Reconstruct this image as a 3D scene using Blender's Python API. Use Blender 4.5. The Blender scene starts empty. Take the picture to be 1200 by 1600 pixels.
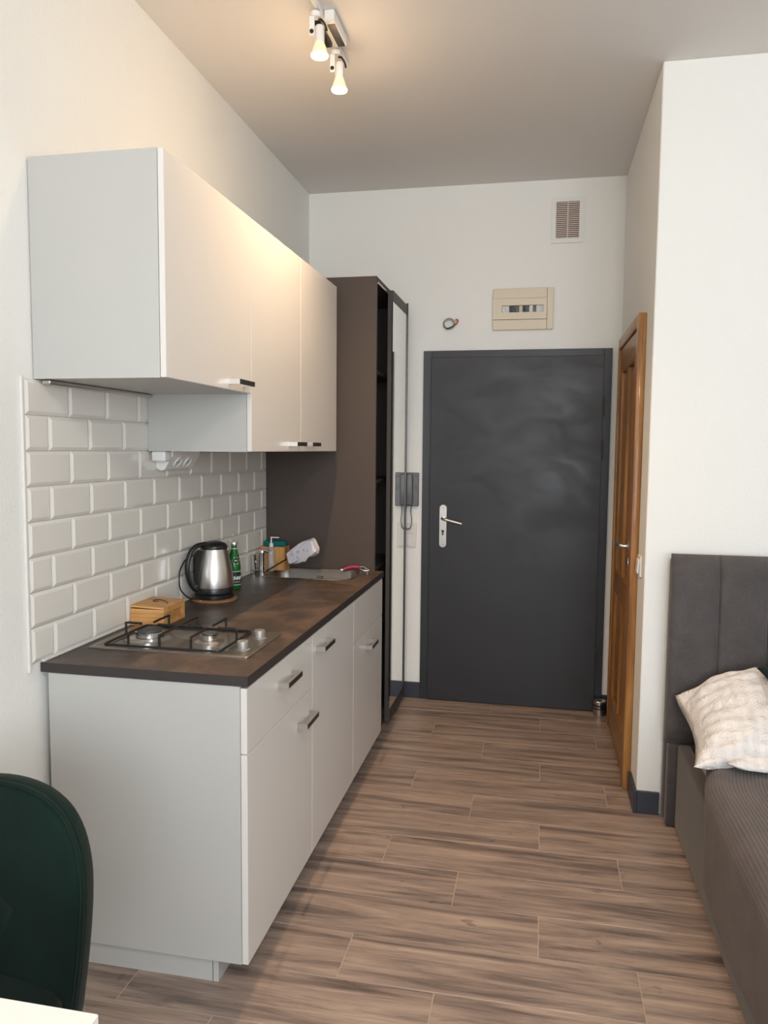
import bpy, bmesh, math, random
from mathutils import Vector, Matrix
random.seed(7)
S = bpy.context.scene
C = S.collection
# ---------------------------------------------------------------- camera (1200x1600, f = 1200 px)
XC, ZC, YAW, PITCH, ROLL = 1.3762, 1.5024, 0.1988, -0.0825, 0.0088
F = Vector((-math.sin(YAW)*math.cos(PITCH), math.cos(YAW)*math.cos(PITCH), math.sin(PITCH)))
R0 = Vector((math.cos(YAW), math.sin(YAW), 0)); U0 = R0.cross(F)
R1 = R0*math.cos(ROLL)+U0*math.sin(ROLL); U1 = -R0*math.sin(ROLL)+U0*math.cos(ROLL)
cam = bpy.data.objects.new('camera', bpy.data.cameras.new('camera')); C.objects.link(cam)
cam.matrix_world = Matrix(((R1.x, U1.x, -F.x, XC), (R1.y, U1.y, -F.y, 0), (R1.z, U1.z, -F.z, ZC), (0, 0, 0, 1)))
cam.data.sensor_fit = 'VERTICAL'; cam.data.sensor_height = 36; cam.data.lens = 27; cam.data.clip_start = 0.02
S.camera = cam
# ---------------------------------------------------------------- world, lights, exposure
S.view_settings.view_transform = 'Standard'; S.view_settings.look = 'None'
S.view_settings.gamma = 1; S.view_settings.use_curve_mapping = False
S.view_settings.exposure = 0.0
w = bpy.data.worlds.new('world'); S.world = w; w.use_nodes = True
w.node_tree.nodes['Background'].inputs[0].default_value = (0.72, 0.83, 1.0, 1)
w.node_tree.nodes['Background'].inputs[1].default_value = 1.6
WARM = (1.0, 0.66, 0.37)
def area(name, loc, rot, sx, sy, power, col):
    l = bpy.data.lights.new(name, 'AREA'); l.shape = 'RECTANGLE'; l.size = sx; l.size_y = sy; l.energy = power; l.color = col
    o = bpy.data.objects.new(name, l); C.objects.link(o); o.location = loc; o.rotation_euler = rot; return o
# daylight coming in through the window behind the camera
area('window_daylight', (2.35, -2.62, 1.75), (math.radians(84), 0, 0), 2.4, 1.7, 130, (0.88, 0.94, 1.0))
def lamp(name, kind, loc, power, col, rad, **k):
    l = bpy.data.lights.new(name, kind); l.energy = power; l.color = col; l.shadow_soft_size = rad
    for a, b in k.items(): setattr(l, a, b)
    o = bpy.data.objects.new(name, l); C.objects.link(o); o.location = loc; return o
# the room's own ceiling lamp, above and behind the camera
lamp('ceiling_lamp_light', 'POINT', (1.9, 0.0, 2.88), 44, (1.0, 0.88, 0.76), 0.09)

# ---------------------------------------------------------------- dimensions
D, YB, W, H = 4.5065, 3.242, 1.8067, 3.0
XR, YW0 = 3.75, -2.6            # room right wall, window wall

# ---------------------------------------------------------------- mesh helpers
def newbm(): return bmesh.new()
def box(bm, x0, x1, y0, y1, z0, z1, bev=0.0, seg=1, M=None):
    vs = [bm.verts.new((x, y, z)) for x in (x0, x1) for y in (y0, y1) for z in (z0, z1)]
    fs = [bm.faces.new([vs[i] for i in f]) for f in ((0,1,3,2),(4,6,7,5),(0,4,5,1),(2,3,7,6),(0,2,6,4),(1,5,7,3))]
    if bev > 0:
        es = list({e for f in fs for e in f.edges})
        r = bmesh.ops.bevel(bm, geom=es+vs, offset=bev, segments=seg, affect='EDGES', profile=0.5)
        vs = [v for v in r['verts'] if v.is_valid]
    if M is not None:
        bmesh.ops.transform(bm, matrix=M, verts=vs)
    return bm
def lathe(bm, prof, cx=0, cy=0, cz=0, n=32, M=None):
    rings = []
    for r, z in prof:
        if r < 1e-6: rings.append([bm.verts.new((cx, cy, cz+z))])
        else: rings.append([bm.verts.new((cx+r*math.cos(2*math.pi*i/n), cy+r*math.sin(2*math.pi*i/n), cz+z)) for i in range(n)])
    for a, b in zip(rings, rings[1:]):
        for i in range(n):
            j = (i+1) % n
            if len(a) == 1 and len(b) == 1: continue
            if len(a) == 1: bm.faces.new((a[0], b[j], b[i]))
            elif len(b) == 1: bm.faces.new((a[i], a[j], b[0]))
            else: bm.faces.new((a[i], a[j], b[j], b[i]))
    if M is not None: bmesh.ops.transform(bm, matrix=M, verts=[v for r in rings for v in r])
    return bm
def tube(bm, pts, r, n=8, cap=True, closed=False):
    pts = [Vector(p) for p in pts]; N = len(pts); rings = []
    rr = r if isinstance(r, (list, tuple)) else [r]*N
    up = None
    for i, p in enumerate(pts):
        if closed: t = pts[(i+1) % N]-pts[i-1]
        else: t = pts[min(i+1, N-1)]-pts[max(i-1, 0)]
        t.normalize()
        if up is None:
            a = Vector((0, 0, 1)) if abs(t.z) < 0.9 else Vector((1, 0, 0)); u = t.cross(a).normalized()
        else:
            u = up - t*up.dot(t)
            if u.length < 1e-6: u = t.orthogonal()
            u.normalize()
        up = u; v = t.cross(u)
        rings.append([bm.verts.new(p+(u*math.cos(2*math.pi*k/n)+v*math.sin(2*math.pi*k/n))*rr[i]) for k in range(n)])
    for i in range(N if closed else N-1):
        a, b = rings[i], rings[(i+1) % N]
        for k in range(n):
            j = (k+1) % n; bm.faces.new((a[k], a[j], b[j], b[k]))
    if cap and not closed:
        bm.faces.new(rings[0][::-1]); bm.faces.new(rings[-1])
    return bm
def curve(pts, n=6, closed=False):          # Catmull-Rom through points
    P = [Vector(p) for p in pts]; out = []; N = len(P)
    rng = range(N) if closed else range(N-1)
    for i in rng:
        if closed: a, b, c, d = P[i-1], P[i], P[(i+1) % N], P[(i+2) % N]
        else: a, b, c, d = P[max(i-1, 0)], P[i], P[i+1], P[min(i+2, N-1)]
        for k in range(n):
            t = k/n
            out.append(0.5*((2*b)+(c-a)*t+(2*a-5*b+4*c-d)*t*t+(3*b-a-3*c+d)*t**3))
    if not closed: out.append(P[-1])
    return out
def rrect(x0, x1, y0, y1, r, n=6):
    out = []
    for cx, cy, a0 in ((x1-r, y1-r, 0), (x0+r, y1-r, 90), (x0+r, y0+r, 180), (x1-r, y0+r, 270)):
        for k in range(n+1):
            a = math.radians(a0+90*k/n); out.append((cx+r*math.cos(a), cy+r*math.sin(a)))
    return out
def plate(bm, loops, z0, z1):               # slab whose outline (and holes) are loops of (x, y)
    for z, flip in ((z0, True), (z1, False)):
        es = []; 
        for lp in loops:
            vs = [bm.verts.new((x, y, z)) for x, y in lp]
            es += [bm.edges.new((vs[i], vs[(i+1) % len(vs)])) for i in range(len(vs))]
        bmesh.ops.triangle_fill(bm, use_beauty=True, use_dissolve=False, edges=es)
    for lp in loops:
        a = [bm.verts.new((x, y, z0)) for x, y in lp]; b = [bm.verts.new((x, y, z1)) for x, y in lp]
        for i in range(len(lp)):
            j = (i+1) % len(lp); bm.faces.new((a[i], a[j], b[j], b[i]))
    bmesh.ops.remove_doubles(bm, verts=bm.verts, dist=1e-5)
    bmesh.ops.recalc_face_normals(bm, faces=bm.faces)
    return bm
def rot_about(p, axis, deg):
    p = Vector(p); return Matrix.Translation(p) @ Matrix.Rotation(math.radians(deg), 4, axis) @ Matrix.Translation(-p)
def origin(o):
    v = Vector((0, 0, 0))
    while o is not None: v += o.location; o = o.parent
    return v
def obj(name, bm, m, parent=None, smooth=False, label=None, at=None):
    """link bm (world coordinates) as ONE mesh object; at = its own origin"""
    if parent is not None: off = origin(parent)
    else: off = Vector(at) if at is not None else Vector((0, 0, 0))
    bmesh.ops.recalc_face_normals(bm, faces=bm.faces)
    if off.length > 0: bmesh.ops.translate(bm, vec=-off, verts=bm.verts)
    me = bpy.data.meshes.new(name); bm.to_mesh(me); bm.free()
    if m is not None: me.materials.append(m)
    if smooth:
        for p in me.polygons: p.use_smooth = True
        if smooth is not True: me.set_sharp_from_angle(angle=math.radians(smooth))
    o = bpy.data.objects.new(name, me); C.objects.link(o)
    if parent is not None: o.parent = parent
    elif at is not None: o.location = at
    if label: o['label'] = label
    return o
def tag(o, label=None, cat=None, group=None, kind=None):
    if label: o['label'] = label
    if cat: o['category'] = cat
    if group: o['group'] = group
    if kind: o['kind'] = kind
    return o
def thing(name, label, cat, loc=(0, 0, 0), group=None):
    o = bpy.data.objects.new(name, None); C.objects.link(o); o.location = loc; o.empty_display_size = 0.05
    return tag(o, label, cat, group)
def struct(name, bm, m, label=None, at=None):
    o = obj(name, bm, m, at=at); o['kind'] = 'structure'
    if label: o['label'] = label
    return o
def pbox(name, m, parent, *a, bev=0.0, seg=1, M=None, label=None, smooth=False):
    return obj(name, box(newbm(), *a, bev=bev, seg=seg, M=M), m, parent, smooth=smooth, label=label)

# ---------------------------------------------------------------- materials
def srgb(r, g, b):
    f = lambda c: (c/255/12.92) if c/255 <= 0.04045 else ((c/255+0.055)/1.055)**2.4
    return (f(r), f(g), f(b), 1)
def mat(name, col, rough=0.5, metal=0.0, spec=0.5, bump=None, emit=None, coat=0.0, trans=0.0, sheen=0.0, ior=1.45):
    m = bpy.data.materials.new(name); m.use_nodes = True
    nt = m.node_tree; b = nt.nodes['Principled BSDF']
    c = col if len(col) == 4 else (*col, 1)
    b.inputs['Base Color'].default_value = c; b.inputs['Roughness'].default_value = rough
    b.inputs['Metallic'].default_value = metal; b.inputs['Specular IOR Level'].default_value = spec
    b.inputs['Coat Weight'].default_value = coat; b.inputs['Transmission Weight'].default_value = trans
    b.inputs['Sheen Weight'].default_value = sheen; b.inputs['IOR'].default_value = ior
    if emit:
        b.inputs['Emission Color'].default_value = (*emit[0], 1); b.inputs['Emission Strength'].default_value = emit[1]
    if bump:                                # (scale, strength, detail)
        n = nt.nodes.new('ShaderNodeTexNoise'); n.inputs['Scale'].default_value = bump[0]; n.inputs['Detail'].default_value = bump[2]
        tc = nt.nodes.new('ShaderNodeTexCoord'); nt.links.new(tc.outputs['Object'], n.inputs['Vector'])
        bp = nt.nodes.new('ShaderNodeBump'); bp.inputs['Strength'].default_value = bump[1]; bp.inputs['Distance'].default_value = 0.002
        nt.links.new(n.outputs['Fac'], bp.inputs['Height']); nt.links.new(bp.outputs['Normal'], b.inputs['Normal'])
    return m
def nodes(m): return m.node_tree, m.node_tree.nodes['Principled BSDF']
def mapped(nt, scale, coord='Object', rot=(0, 0, 0), rand=False):
    tc = nt.nodes.new('ShaderNodeTexCoord'); mp = nt.nodes.new('ShaderNodeMapping')
    mp.inputs['Scale'].default_value = scale; mp.inputs['Rotation'].default_value = rot
    nt.links.new(tc.outputs[coord], mp.inputs['Vector'])
    if rand:
        oi = nt.nodes.new('ShaderNodeObjectInfo'); mu = nt.nodes.new('ShaderNodeMath'); mu.operation = 'MULTIPLY'; mu.inputs[1].default_value = 57.0
        cb = nt.nodes.new('ShaderNodeCombineXYZ'); nt.links.new(oi.outputs['Random'], mu.inputs[0])
        for i in range(3): nt.links.new(mu.outputs[0], cb.inputs[i])
        nt.links.new(cb.outputs[0], mp.inputs['Location'])
    return mp
def noise(nt, mp, scale, detail=4, rough=0.55, dist=0.0):
    n = nt.nodes.new('ShaderNodeTexNoise'); n.inputs['Scale'].default_value = scale; n.inputs['Detail'].default_value = detail
    n.inputs['Roughness'].default_value = rough; n.inputs['Distortion'].default_value = dist
    nt.links.new(mp.outputs[0], n.inputs['Vector']); return n
def ramp(nt, src, stops):
    r = nt.nodes.new('ShaderNodeValToRGB'); cr = r.color_ramp
    while len(cr.elements) < len(stops): cr.elements.new(0.5)
    for e, (p, c) in zip(cr.elements, stops): e.position = p; e.color = c
    nt.links.new(src, r.inputs['Fac']); return r
def mix(nt, a, b, fac, mode='MULTIPLY'):
    m = nt.nodes.new('ShaderNodeMix'); m.data_type = 'RGBA'; m.blend_type = mode
    if isinstance(fac, float): m.inputs[0].default_value = fac
    else: nt.links.new(fac, m.inputs[0])
    for s, i in ((a, 6), (b, 7)):
        if isinstance(s, tuple): m.inputs[i].default_value = s
        else: nt.links.new(s, m.inputs[i])
    return m.outputs[2]
def addbump(nt, b, src, strength, dist=0.002):
    bp = nt.nodes.new('ShaderNodeBump'); bp.inputs['Strength'].default_value = strength; bp.inputs['Distance'].default_value = dist
    nt.links.new(src, bp.inputs['Height']); nt.links.new(bp.outputs['Normal'], b.inputs['Normal'])

M = {}
M['wall'] = mat('wall_paint', (0.825, 0.83, 0.80), 0.85, bump=(90, 0.6, 4))
M['ceiling'] = mat('ceiling_paint', (0.76, 0.74, 0.715), 0.9, bump=(60, 0.1, 3))
M['grout'] = mat('floor_grout', srgb(186, 164, 146), 0.9)
M['tilegrout'] = mat('tile_grout', srgb(214, 208, 198), 0.85)
M['tile'] = mat('glazed_tile', (0.75, 0.73, 0.68), 0.12, coat=0.2, bump=(14, 0.06, 2))
M['trim'] = mat('white_trim', (0.72, 0.71, 0.68), 0.4)
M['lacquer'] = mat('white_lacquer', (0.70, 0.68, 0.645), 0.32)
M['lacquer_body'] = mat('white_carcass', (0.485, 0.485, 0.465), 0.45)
M['sinksteel'] = mat('sink_steel', (0.34, 0.315, 0.285), 0.36, 1.0, bump=(300, 0.1, 2))
M['steel'] = mat('brushed_steel', (0.55, 0.53, 0.51), 0.28, 1.0, bump=(300, 0.1, 2))
M['knobmetal'] = mat('knob_metal', (0.34, 0.33, 0.31), 0.5, 0.7)
M['capmetal'] = mat('dark_burner_cap', (0.10, 0.10, 0.10), 0.5, 0.6)
M['chrome'] = mat('chrome', (0.75, 0.75, 0.75), 0.08, 1.0)
M['nickel'] = mat('satin_nickel', (0.62, 0.60, 0.57), 0.3, 1.0)
M['bronze'] = mat('dark_bar_front', (0.060, 0.052, 0.046), 0.34, 0.5)
M['black'] = mat('black_plastic', (0.012, 0.012, 0.012), 0.28)
M['enamel'] = mat('black_enamel', (0.012, 0.011, 0.011), 0.35)
M['mirror'] = mat('mirror_glass', (0.86, 0.88, 0.86), 0.0, 1.0)
M['navy'] = mat('slate_blue_paint', (0.040, 0.045, 0.062), 0.4)
M['plastic'] = mat('white_plastic', (0.78, 0.78, 0.76), 0.35)
M['cream'] = mat('cream_plastic', (0.70, 0.62, 0.48), 0.4)
M['greyplastic'] = mat('grey_plastic', (0.11, 0.115, 0.12), 0.35)
M['insideshade'] = mat('painted_inside_shade', (0.02, 0.018, 0.016), 0.8)  # wardrobe interior's shade put into a near-black colour; slatted bed base reuses it
M['cork'] = mat('cork', (0.26, 0.13, 0.06), 0.8, bump=(200, 0.5, 3))
M['glassgreen'] = mat('green_glass', (0.02, 0.30, 0.05), 0.05, trans=0.65)
M['label'] = mat('dark_label', (0.008, 0.03, 0.018), 0.4)
M['white'] = mat('white_print', (0.75, 0.78, 0.74), 0.5)
M['clear'] = mat('clear_plastic', (0.85, 0.87, 0.87), 0.1, trans=0.75)
M['pane'] = mat('clear_pane', (1, 1, 1), 0.02, trans=1.0, ior=1.2)
M['teal'] = mat('teal_sponge', (0.0, 0.13, 0.13), 0.8, bump=(250, 0.8, 3))
M['magenta'] = mat('magenta_grip', (0.30, 0.012, 0.06), 0.45)
M['blue'] = mat('blue_cloth', (0.02, 0.05, 0.25), 0.8)
M['orange'] = mat('orange_wire_cap', (0.55, 0.10, 0.05), 0.5)
M['beigewire'] = mat('grey_beige_cable', (0.34, 0.31, 0.26), 0.5)
M['whitetable'] = mat('white_table_top', (0.85, 0.82, 0.78), 0.35)
M['blackmetal'] = mat('black_metal', (0.02, 0.02, 0.02), 0.4, 0.6)
M['bulb'] = mat('lit_bulb_face', (1, 0.9, 0.75), 0.4, emit=((1.0, 0.80, 0.52), 14))
M['bulbcone'] = mat('glowing_bulb_glass', (0.9, 0.75, 0.55), 0.3, emit=((1.0, 0.60, 0.30), 0.45))
M['windowglow'] = mat('window_frame_white', (0.8, 0.8, 0.8), 0.4)
M['violet'] = mat('violet_print', (0.24, 0.18, 0.36), 0.6)

def fabric(name, col, scale, bump, sheen=0.2, col2=None, rough=0.9):
    m = mat(name, col, rough, spec=0.2, sheen=sheen); nt, b = nodes(m)
    mp = mapped(nt, (1, 1, 1)); n = noise(nt, mp, scale, 3)
    c2 = col2 or tuple(x*1.35 for x in col)
    big = noise(nt, mp, 9, 4, 0.6, 0.5)
    r = ramp(nt, big.outputs['Fac'], [(0.3, (*col, 1)), (0.7, (*c2, 1))])
    fine = ramp(nt, n.outputs['Fac'], [(0.3, (0.78, 0.78, 0.78, 1)), (0.7, (1.15, 1.15, 1.15, 1))])
    nt.links.new(mix(nt, r.outputs[0], fine.outputs[0], 1.0), b.inputs['Base Color'])
    addbump(nt, b, n.outputs['Fac'], bump); return m
M['greyfabric'] = fabric('charcoal_upholstery', (0.070, 0.064, 0.064), 350, 0.5)
M['railfabric'] = fabric('taupe_upholstery', (0.060, 0.051, 0.047), 350, 0.4)
M['spread'] = fabric('ribbed_taupe_bedspread', (0.088, 0.070, 0.064), 500, 0.3)
M['velvet'] = fabric('dark_green_velvet', (0.0008, 0.0085, 0.0062), 400, 0.15, 0.07, (0.0012, 0.013, 0.0095), 0.8)
M['linen'] = mat('white_linen', (0.80, 0.76, 0.73), 0.8, sheen=0.2)
nt, b = nodes(M['linen'])
mp = mapped(nt, (1, 1.0, 1)); n1 = noise(nt, mp, 16, 5, 0.6, 1.6); n2 = noise(nt, mp, 55, 3, 0.5, 0.5)
wv = nt.nodes.new('ShaderNodeTexWave'); wv.inputs['Scale'].default_value = 9; nt.links.new(mp.outputs[0], wv.inputs['Vector'])
addbump(nt, b, n1.outputs['Fac'], 0.9, 0.02)
sat = ramp(nt, wv.outputs['Fac'], [(0.48, (0.80, 0.77, 0.75, 1)), (0.52, (0.76, 0.725, 0.70, 1))])
nt.links.new(sat.outputs[0], b.inputs['Base Color'])

# wood-look floor plank: streaks along x, different on every plank
m = M['plank'] = mat('wood_look_plank', (0.3, 0.22, 0.17), 0.34, bump=None); nt, b = nodes(m)
mp = mapped(nt, (0.75, 9.5, 1), rand=True)
n1 = noise(nt, mp, 2.3, 9, 0.66, 0.55)
r1 = ramp(nt, n1.outputs['Fac'], [(0.27, srgb(80, 72, 69)), (0.38, srgb(115, 101, 94)), (0.50, srgb(150, 132, 121)), (0.66, srgb(178, 157, 142))])
mp2 = mapped(nt, (1.6, 52, 1), rand=True); n2 = noise(nt, mp2, 3.0, 6, 0.75, 0.5)
r2 = ramp(nt, n2.outputs['Fac'], [(0.30, (0.50, 0.49, 0.48, 1)), (0.5, (1, 1, 1, 1)), (0.75, (1.08, 1.08, 1.08, 1))])
mp3 = mapped(nt, (2.2, 6, 1), rand=True); n3 = noise(nt, mp3, 5.0, 3, 0.5, 1.0)      # knots
r3 = ramp(nt, n3.outputs['Fac'], [(0.24, (0.45, 0.42, 0.40, 1)), (0.33, (1, 1, 1, 1))])
col = mix(nt, r1.outputs[0], r2.outputs[0], 0.75); col = mix(nt, col, r3.outputs[0], 0.8)
nt.links.new(col, b.inputs['Base Color']); addbump(nt, b, n2.outputs['Fac'], 0.12, 0.001)
rr = ramp(nt, n1.outputs['Fac'], [(0.3, (0.42, 0.42, 0.42, 1)), (0.7, (0.32, 0.32, 0.32, 1))]); nt.links.new(rr.outputs[0], b.inputs['Roughness'])

# worktop laminate: rusty dark stone
m = M['worktop'] = mat('rusty_stone_laminate', (0.05, 0.04, 0.03), 0.42); nt, b = nodes(m)
mp = mapped(nt, (1, 1, 1)); n1 = noise(nt, mp, 5.5, 9, 0.68, 0.8); n2 = noise(nt, mp, 42, 5, 0.6)
r1 = ramp(nt, n1.outputs['Fac'], [(0.34, srgb(58, 51, 47)), (0.48, srgb(80, 68, 60)), (0.60, srgb(100, 83, 71)), (0.75, srgb(116, 99, 86))])
r2 = ramp(nt, n2.outputs['Fac'], [(0.3, (0.72, 0.72, 0.72, 1)), (0.7, (1.12, 1.12, 1.12, 1))])
nt.links.new(mix(nt, r1.outputs[0], r2.outputs[0], 0.7), b.inputs['Base Color']); addbump(nt, b, n2.outputs['Fac'], 0.12, 0.001)
m = M['worktopedge'] = mat('worktop_edge_band', srgb(56, 51, 50), 0.5); nt, b = nodes(m)

m = M['charcoal'] = mat('brown_charcoal_board', srgb(73, 63, 57), 0.6, bump=(400, 0.08, 2))
M['charcoal_front'] = mat('charcoal_sliding_frame', srgb(66, 63, 60), 0.5)

# dark satin door paint with wiped, swirling sheen
m = M['doorpaint'] = mat('anthracite_door_paint', (0.030, 0.032, 0.037), 0.42, spec=0.6); nt, b = nodes(m)
mp = mapped(nt, (1.2, 1.2, 2.4), rot=(0, 0.5, 0)); n1 = noise(nt, mp, 2.6, 5, 0.55, 1.1)
rr = ramp(nt, n1.outputs['Fac'], [(0.3, (0.40, 0.40, 0.40, 1)), (0.7, (0.55, 0.55, 0.55, 1))]); nt.links.new(rr.outputs[0], b.inputs['Roughness'])
rc = ramp(nt, n1.outputs['Fac'], [(0.35, (0.016, 0.017, 0.020, 1)), (0.7, (0.021, 0.022, 0.025, 1))]); nt.links.new(rc.outputs[0], b.inputs['Base Color'])
addbump(nt, b, n1.outputs['Fac'], 0.16, 0.004)
M['framepaint'] = mat('anthracite_frame_paint', (0.019, 0.021, 0.026), 0.45, spec=0.6)

def wood(name, c0, c1, c2, axis, sc=1.0, rough=0.4, coat=0.0):
    m = mat(name, c1[:3], rough, coat=coat); nt, b = nodes(m)
    s = {'x': (0.6, 9, 9), 'y': (9, 0.6, 9), 'z': (9, 9, 0.6)}[axis]
    mp = mapped(nt, tuple(v*sc for v in s)); n1 = noise(nt, mp, 3, 6, 0.6, 0.7)
    r = ramp(nt, n1.outputs['Fac'], [(0.32, c0), (0.5, c1), (0.68, c2)])
    nt.links.new(r.outputs[0], b.inputs['Base Color']); addbump(nt, b, n1.outputs['Fac'], 0.1, 0.001); return m
M['pine'] = wood('varnished_pine', srgb(122, 80, 36), srgb(160, 112, 60), srgb(186, 138, 82), 'z', 0.9, 0.38, 0.15)
M['pine_h'] = wood('varnished_pine_rail', srgb(114, 74, 34), srgb(150, 104, 56), srgb(176, 130, 76), 'y', 0.9, 0.38, 0.15)
M['bamboo'] = wood('bamboo', srgb(178, 122, 66), srgb(206, 152, 92), srgb(220, 172, 112), 'x', 2.0, 0.45)
M['bamboo_v'] = wood('bamboo_upright', srgb(166, 112, 58), srgb(196, 142, 82), srgb(212, 162, 102), 'z', 3.0, 0.45)

# ================================================================ STRUCTURE
T = 0.12
bm = newbm(); box(bm, -T, XR+T, YW0-T, D+T, -0.12, -0.0015); floor = struct('floor', bm, M['grout'], 'greige wood-look planks laid across the room with pale joints')
bm = newbm(); box(bm, -T, XR+T, YW0-T, D+T, H, H+0.12); ceiling = struct('ceiling', bm, M['ceiling'])
bm = newbm(); box(bm, -T, 0, YW0-T, D+T, 0, H); wall_left = struct('wall_left', bm, M['wall'])
bm = newbm(); box(bm, 0, W, D, D+T, 0, H); struct('wall_far', bm, M['wall'])
bm = newbm(); box(bm, W, XR+T, YB, D+T, 0, H, bev=0.004); struct('wall_corner', bm, M['wall'], 'white plastered wall block with its sharp corner beside the headboard')
bm = newbm(); box(bm, XR, XR+T, YW0-T, YB, 0, H); struct('wall_right', bm, M['wall'])
WX0, WX1, WZ0, WZ1 = 1.15, 3.55, 0.90, 2.60
bm = newbm(); box(bm, 0, WX0, YW0-T, YW0, 0, H); box(bm, WX1, XR, YW0-T, YW0, 0, H); box(bm, WX0, WX1, YW0-T, YW0, 0, WZ0); box(bm, WX0, WX1, YW0-T, YW0, WZ1, H)
struct('wall_back', bm, M['wall'])
bm = newbm()
for a in ((WX0, WX0+.06, WZ0, WZ1), (WX1-.06, WX1, WZ0, WZ1), (WX0, WX1, WZ0, WZ0+.06), (WX0, WX1, WZ1-.06, WZ1), (2.32, 2.38, WZ0, WZ1)):
    box(bm, a[0], a[1], YW0-.10, YW0-.04, a[2], a[3])
struct('window_1', bm, M['windowglow'], 'white framed window in the wall behind the viewer')

# floor planks, one object each: rows across the room
ROW, LEN, G = 0.2085, 0.845, 0.0012
def plank(x0, x1, y0, y1):
    x0, x1, y0, y1 = x0+G, x1-G, y0+G, y1-G
    if x1-x0 < 0.02 or y1-y0 < 0.02: return
    c = Vector(((x0+x1)/2, (y0+y1)/2, 0)); bm = newbm()
    a, b_, e = (x1-x0)/2, (y1-y0)/2, 0.0012
    t = [bm.verts.new(v) for v in ((-a+e, -b_+e, 0), (a-e, -b_+e, 0), (a-e, b_-e, 0), (-a+e, b_-e, 0))]
    s = [bm.verts.new(v) for v in ((-a, -b_, -0.0014), (a, -b_, -0.0014), (a, b_, -0.0014), (-a, b_, -0.0014))]
    bm.faces.new(t)
    for i in range(4): bm.faces.new((s[i], s[(i+1) % 4], t[(i+1) % 4], t[i]))
    me = bpy.data.meshes.new('plank'); bm.to_mesh(me); bm.free(); me.materials.append(M['plank'])
    o = bpy.data.objects.new('plank', me); C.objects.link(o); o.location = c; o.parent = floor
for k in range(-22, 14):
    y0 = 2.003+k*ROW; y1 = y0+ROW
    y0c, y1c = max(y0, YW0), min(y1, D)
    if y1c-y0c < 0.02: continue
    off = (0.845-k*0.281) % LEN
    for j in range(-1, 6):
        x0 = off+(j-1)*LEN; x1 = x0+LEN
        xmax = XR if y0c < YB-0.03 else W
        x0c, x1c = max(x0, 0), min(x1, xmax)
        plank(x0c, x1c, y0c, min(y1c, YB) if (x0c >= W and y1c > YB) else y1c) if x1c > x0c else None

# metro tiles on the left wall, one object each
TZ, TY = 0.0985, 0.1995
def tile_mesh(L, Hh):
    bm = newbm(); g = 0.0009; e = 0.011
    def ring(x, i): return [bm.verts.new((x, y, z)) for y, z in ((-L/2+i, -Hh/2+i), (L/2-i, -Hh/2+i), (L/2-i, Hh/2-i), (-L/2+i, Hh/2-i))]
    r0, r1, r2 = ring(0, g), ring(0.004, g), ring(0.0090, e)
    for a, b_ in ((r0, r1), (r1, r2)):
        for i in range(4): bm.faces.new((a[i], a[(i+1) % 4], b_[(i+1) % 4], b_[i]))
    bm.faces.new(r2); bmesh.ops.recalc_face_normals(bm, faces=bm.faces)
    me = bpy.data.meshes.new('tile'); bm.to_mesh(me); bm.free(); me.materials.append(M['tile']); return me
tcache = {}
bm = newbm(); box(bm, 0, 0.0022, 1.858, 3.736, 0.892, 1.684); bs = obj('grout_bed', bm, M['tilegrout'], wall_left)
for r in range(8):
    z1 = 1.684-r*TZ; z0 = max(z1-TZ, 0.893); y = 1.860; first = (r % 2 == 1)
    while y < 3.73:
        L = TY*0.5 if first else TY; first = False
        L = min(L, 3.734-y)
        if L > 0.012 and not (r < 2 and y > 2.53):
            key = (round(L, 4), round(z1-z0, 4))
            if key not in tcache: tcache[key] = tile_mesh(L, z1-z0)
            o = bpy.data.objects.new('tile', tcache[key]); C.objects.link(o); o.location = (0.002, y+L/2, (z0+z1)/2); o.parent = wall_left
        y += L
bm = newbm(); box(bm, 0, 0.0085, 1.847, 1.8585, 0.872, 1.690, bev=0.002); struct('trim_1', bm, M['trim'], 'white edge strip closing the tiled backsplash')
bm = newbm(); box(bm, 0.0022, 0.013, 1.905, 3.736, 0.8895, 0.897, bev=0.002); struct('trim_2', bm, M['trim'], 'thin white sealing strip between tiles and worktop')

# baseboards
BH = 0.095
def bb(name, *a):
    bm = newbm(); box(bm, *a, bev=0.002); struct(name, bm, M['navy'], 'low slate blue baseboard')
bb('baseboard_far', 0.60, 0.700, D-0.014, D, 0, BH)
bb('baseboard_far_right', 1.760, W-0.014, D-0.014, D, 0, BH)
bb('baseboard_hall', W-0.014, W, 4.295, D-0.0005, 0, BH)
bb('baseboard_corner', W-0.014, W, YB-0.014, 3.43, 0, BH)
bb('baseboard_bed', W, 1.895, YB-0.014, YB, 0, BH)
bb('baseboard_left', 0, 0.014, YW0, 1.90, 0, BH)

# ---------------------------------------------------------------- entrance door
d1 = thing('door_1', 'anthracite painted entrance door in a matching frame', None, ((0.70+1.76)/2, D, 0)); d1['kind'] = 'structure'
def fr(name, x0, x1, z0, z1): pbox(name, M['framepaint'], d1, x0, x1, D-0.018, D-0.0003, z0, z1, bev=0.0015)
fr('frame_post', 0.700, 0.752, 0.0, 2.07); fr('frame_post', 1.715, 1.760, 0.0, 2.07); fr('frame_head', 0.752, 1.715, 2.028, 2.07)
leaf = pbox('door_leaf', M['doorpaint'], d1, 0.748, 1.716, D-0.036, D-0.0185, 0.006, 2.030, bev=0.002)
yl = D-0.036
bm = newbm()
lp = [(x, z) for x, z in rrect(0.808, 0.852, 0.925, 1.178, 0.0215, 8)]
a = [bm.verts.new((x, yl, z)) for x, z in lp]; b2 = [bm.verts.new((x, yl-0.006, z)) for x, z in lp]; c2 = [bm.verts.new((0.83+(x-0.83)*.93, yl-0.0075, 1.0515+(z-1.0515)*.985)) for x, z in lp]
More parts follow.
